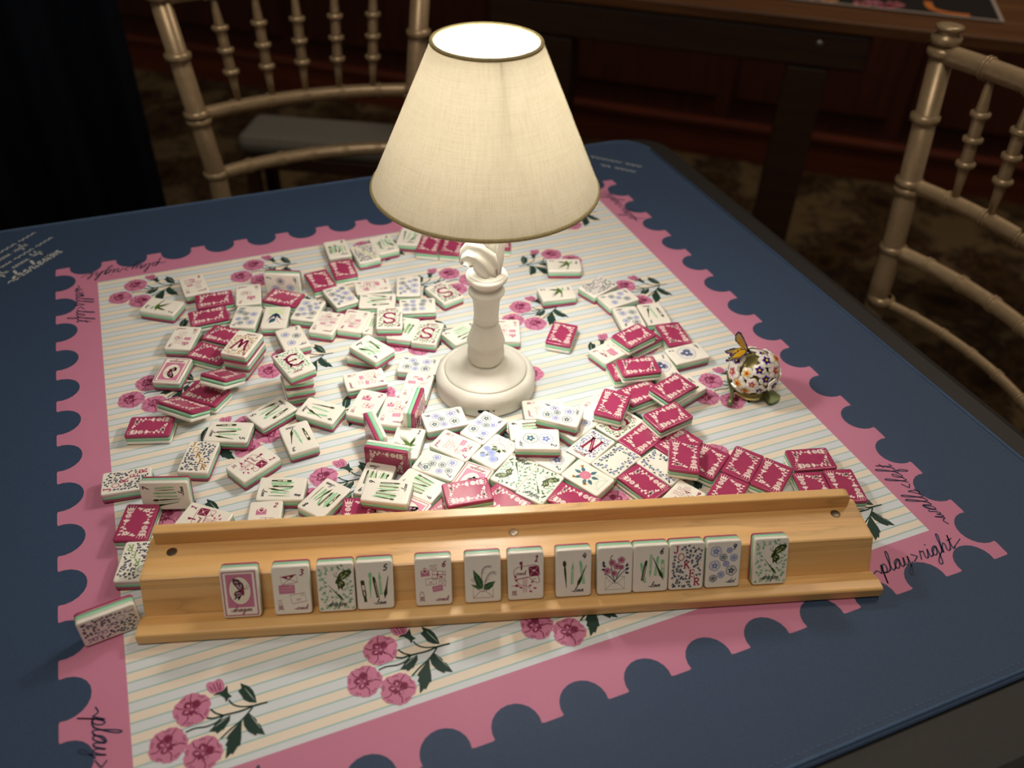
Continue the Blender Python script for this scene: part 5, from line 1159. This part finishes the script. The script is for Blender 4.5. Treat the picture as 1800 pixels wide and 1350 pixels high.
(113,'bam6',-1.2549,1.2247,0.319,0.2514,0,0,-0.9679,G0,'six-bam tile laid crosswise on top of another tile'),
(114,'blank',-1.2949,1.3646,0.105,0.8891,0,0,0.4577,G0,'face-up cream tile underneath the crosswise six-bam tile'),
(115,'dot6',-0.4664,0.6594,0.105,0.8584,0,0,0.513,G0,'six-dot tile sideways touching the left side of the lamp base'),
(116,'crack7',-0.6997,0.0287,0.105,0.9665,0,0,-0.2567,G0,'seven-crack tile upright beside the lamp base, behind a standing tile'),
(117,'dot1',4.794,-0.8307,0.105,0.7089,0,0,0.7053,G0,'one-dot tile sideways on the right, near the enamel trinket'),
(118,'dot1',4.0716,-1.0458,0.105,0.9989,0,0,-0.0476,G0,'one-dot tile partly under a raised maroon tile on the right'),
(119,'back',3.4982,-1.1053,0.319,0.6452,0,0,-0.764,G0,'face-down maroon tile raised and sideways over the one-dot tile'),
(120,'back',3.4136,-0.9033,0.105,0.6597,0,0,-0.7515,G0,'face-down maroon tile under the left end of the sideways raised maroon tile'),
(121,'crack3',3.3584,-0.2182,0.105,-0.5958,-0,-0,-0.8031,G0,'three-crack tile under the raised maroon tile at the right group edge'),
(122,'back',3.8992,-0.1587,0.319,-0.5973,-0,-0,-0.802,G0,'face-down maroon tile raised on the pink crack tile, right group'),
(123,'back',4.1383,-0.0777,0.105,-0.6,-0,-0,-0.8,G0,'face-down maroon tile beneath the raised maroon tile beside the three-bam tile'),
(124,'back',4.8758,-0.1412,0.105,0.9979,0,0,-0.0642,G0,'face-down maroon tile below the three-bam tile on the right'),
(125,'bam3',4.849,0.6613,0.105,-0.0765,-0,-0,-0.9971,G0,'three-bam tile at the right side, nearest the pink border'),
(126,'dot6',4.2748,0.7227,0.105,-0.0878,-0,-0,-0.9961,G0,'six-dot tile beside the three-bam tile on the right'),
(127,'dot5',4.3984,1.4717,0.105,-0.6554,-0,-0,-0.7553,G0,'five-dot tile diagonal below the lilac joker on the right'),
(128,'joker_lilac',4.186,2.0518,0.105,-0.5625,-0,-0,-0.8268,G0,'lilac-lettered joker tile diagonal at the top of the right group'),
(129,'bam1',3.8365,3.1371,0.105,0.8152,0,0,0.5792,G0,'swallow tile farther of two with birds, right of the lamp'),
(130,'bam1',3.1948,2.1232,0.105,0.7506,0,0,0.6608,G0,'swallow tile nearer of two with birds, right of the lamp'),
(131,'back',2.6519,0.6555,0.105,0.947,0,0,-0.3211,G0,'face-down maroon tile alone on the stripes right of the lamp stem'),
(132,'joker_green',-5.9612,-2.5653,0.105,-0.1526,-0,-0,-0.9883,G0,'pale green-lettered joker tile upside down, tucked behind the left end of the rack'),
(9,'back',-4.1269,1.2753,0.3741,0.3111,0.1028,0.2343,0.9153,G0,'face-down maroon tile tilted up in front of the west wind stack'),
(11,'back',-4.9162,0.7864,0.2501,-0.3777,0.2149,0.0951,0.8956,G0,'face-down maroon tile tilted with one end raised, leftmost of the maroon trio'),
(14,'dot3',-2.4146,4.4327,0.27,0.5927,0.3856,-0.5927,0.3856,G0,'three-dot tile propped upright behind a maroon tile, near the far border'),
(49,'bam9',-0.973,-0.7234,0.27,0.6814,-0.189,-0.6814,-0.189,G0,'nine-bam tile standing on edge, back to the lamp, beside the six-crack tile'),
(50,'bam6',-1.8183,-1.1405,0.27,0.0159,-0.7069,-0.0159,-0.7069,G0,'six-bam tile standing on edge with its back to the stripes, leftmost standing'),
(51,'crack3',-1.766,-1.7554,0.27,0.339,-0.6205,-0.339,-0.6205,G0,'three-crack tile standing on edge with maroon back facing the rack'),
(101,'bam7',-5.3942,-1.3381,0.2941,0.6341,0.3596,-0.5147,0.4514,G0,'seven-bam tile standing on edge against the red-lettered joker'),
(133,'joker_lilac',-6.402,-3.6114,0.27,-0.5289,-0.4693,-0.5289,0.4693,G0,'lilac-lettered joker tile standing on edge against the left end of the rack'),
(200,'dragon_red',-4.5504,-3.9568,0.5292,0.8207,0.5535,-0.0793,-0.1176,G1,'pink butterfly stamp dragon tile standing first from the left in the rack'),
(201,'crack3',-3.8544,-4.1605,0.5292,0.8207,0.5535,-0.0793,-0.1176,G1,'three-crack tile standing second from the left in the rack'),
(202,'dragon_green',-3.2491,-4.3376,0.5292,0.8207,0.5535,-0.0793,-0.1176,G1,'green butterfly dragon tile standing third in the rack, touching a five-bam'),
(203,'bam5',-2.7134,-4.4944,0.5292,0.8207,0.5535,-0.0793,-0.1176,G1,'five-bam tile standing fourth in the rack, touching a green dragon'),
(204,'crack6',-1.8965,-4.7335,0.5292,0.8207,0.5535,-0.0793,-0.1176,G1,'six-crack tile standing fifth in the rack, standing apart'),
(205,'flower_lily',-1.201,-4.9371,0.5292,0.8207,0.5535,-0.0793,-0.1176,G1,'lily of the valley flower tile standing sixth in the rack'),
(206,'crack1',-0.5918,-5.1154,0.5292,0.8207,0.5535,-0.0793,-0.1176,G1,'one-crack tile standing seventh in the rack, with mailbox'),
(207,'bam4',0.0954,-5.3165,0.5292,0.8207,0.5535,-0.0793,-0.1176,G1,'four-bam tile standing eighth in the rack'),
(208,'flower_pink',0.6962,-5.4924,0.5292,0.8207,0.5535,-0.0793,-0.1176,G1,'pink blossom branch flower tile standing ninth in the rack, touching a six-bam'),
(209,'bam6',1.2189,-5.6453,0.5292,0.8207,0.5535,-0.0793,-0.1176,G1,'six-bam tile standing tenth in the rack, beside the red joker'),
(210,'joker_red',1.7461,-5.7996,0.5292,0.8207,0.5535,-0.0793,-0.1176,G1,'red-lettered joker tile standing eleventh in the rack'),
(211,'dot9',2.2886,-5.9584,0.5292,0.8207,0.5535,-0.0793,-0.1176,G1,'nine-dot tile standing twelfth in the rack, beside the red joker'),
(212,'dragon_green',2.9989,-6.1663,0.5292,0.8207,0.5535,-0.0793,-0.1176,G1,'green butterfly dragon tile standing last at the right end of the rack')]
for tid, des, x, y, z, qw, qx, qy, qz, group, label in TILES:
    q = Quaternion((qw, qx, qy, qz))
    if des == 'back' and tid not in STAND: q = q @ Quaternion((0, 1, 0), math.pi)
    root = empty('mahjong_tile', P3(x, y, z+.003), q); props(root, label, 'tile', group)
    obj('face_layer', face_me, root, ivory); obj('core_layer', core_me, root, mint); obj('back_layer', back_me, root, maroon)
    if des == 'back' or tid in STAND:
        obj('back_print', artwork('back'), root, INK)
    if des != 'back' and artwork(des) is not None: obj('face_print', artwork(des), root, INK)
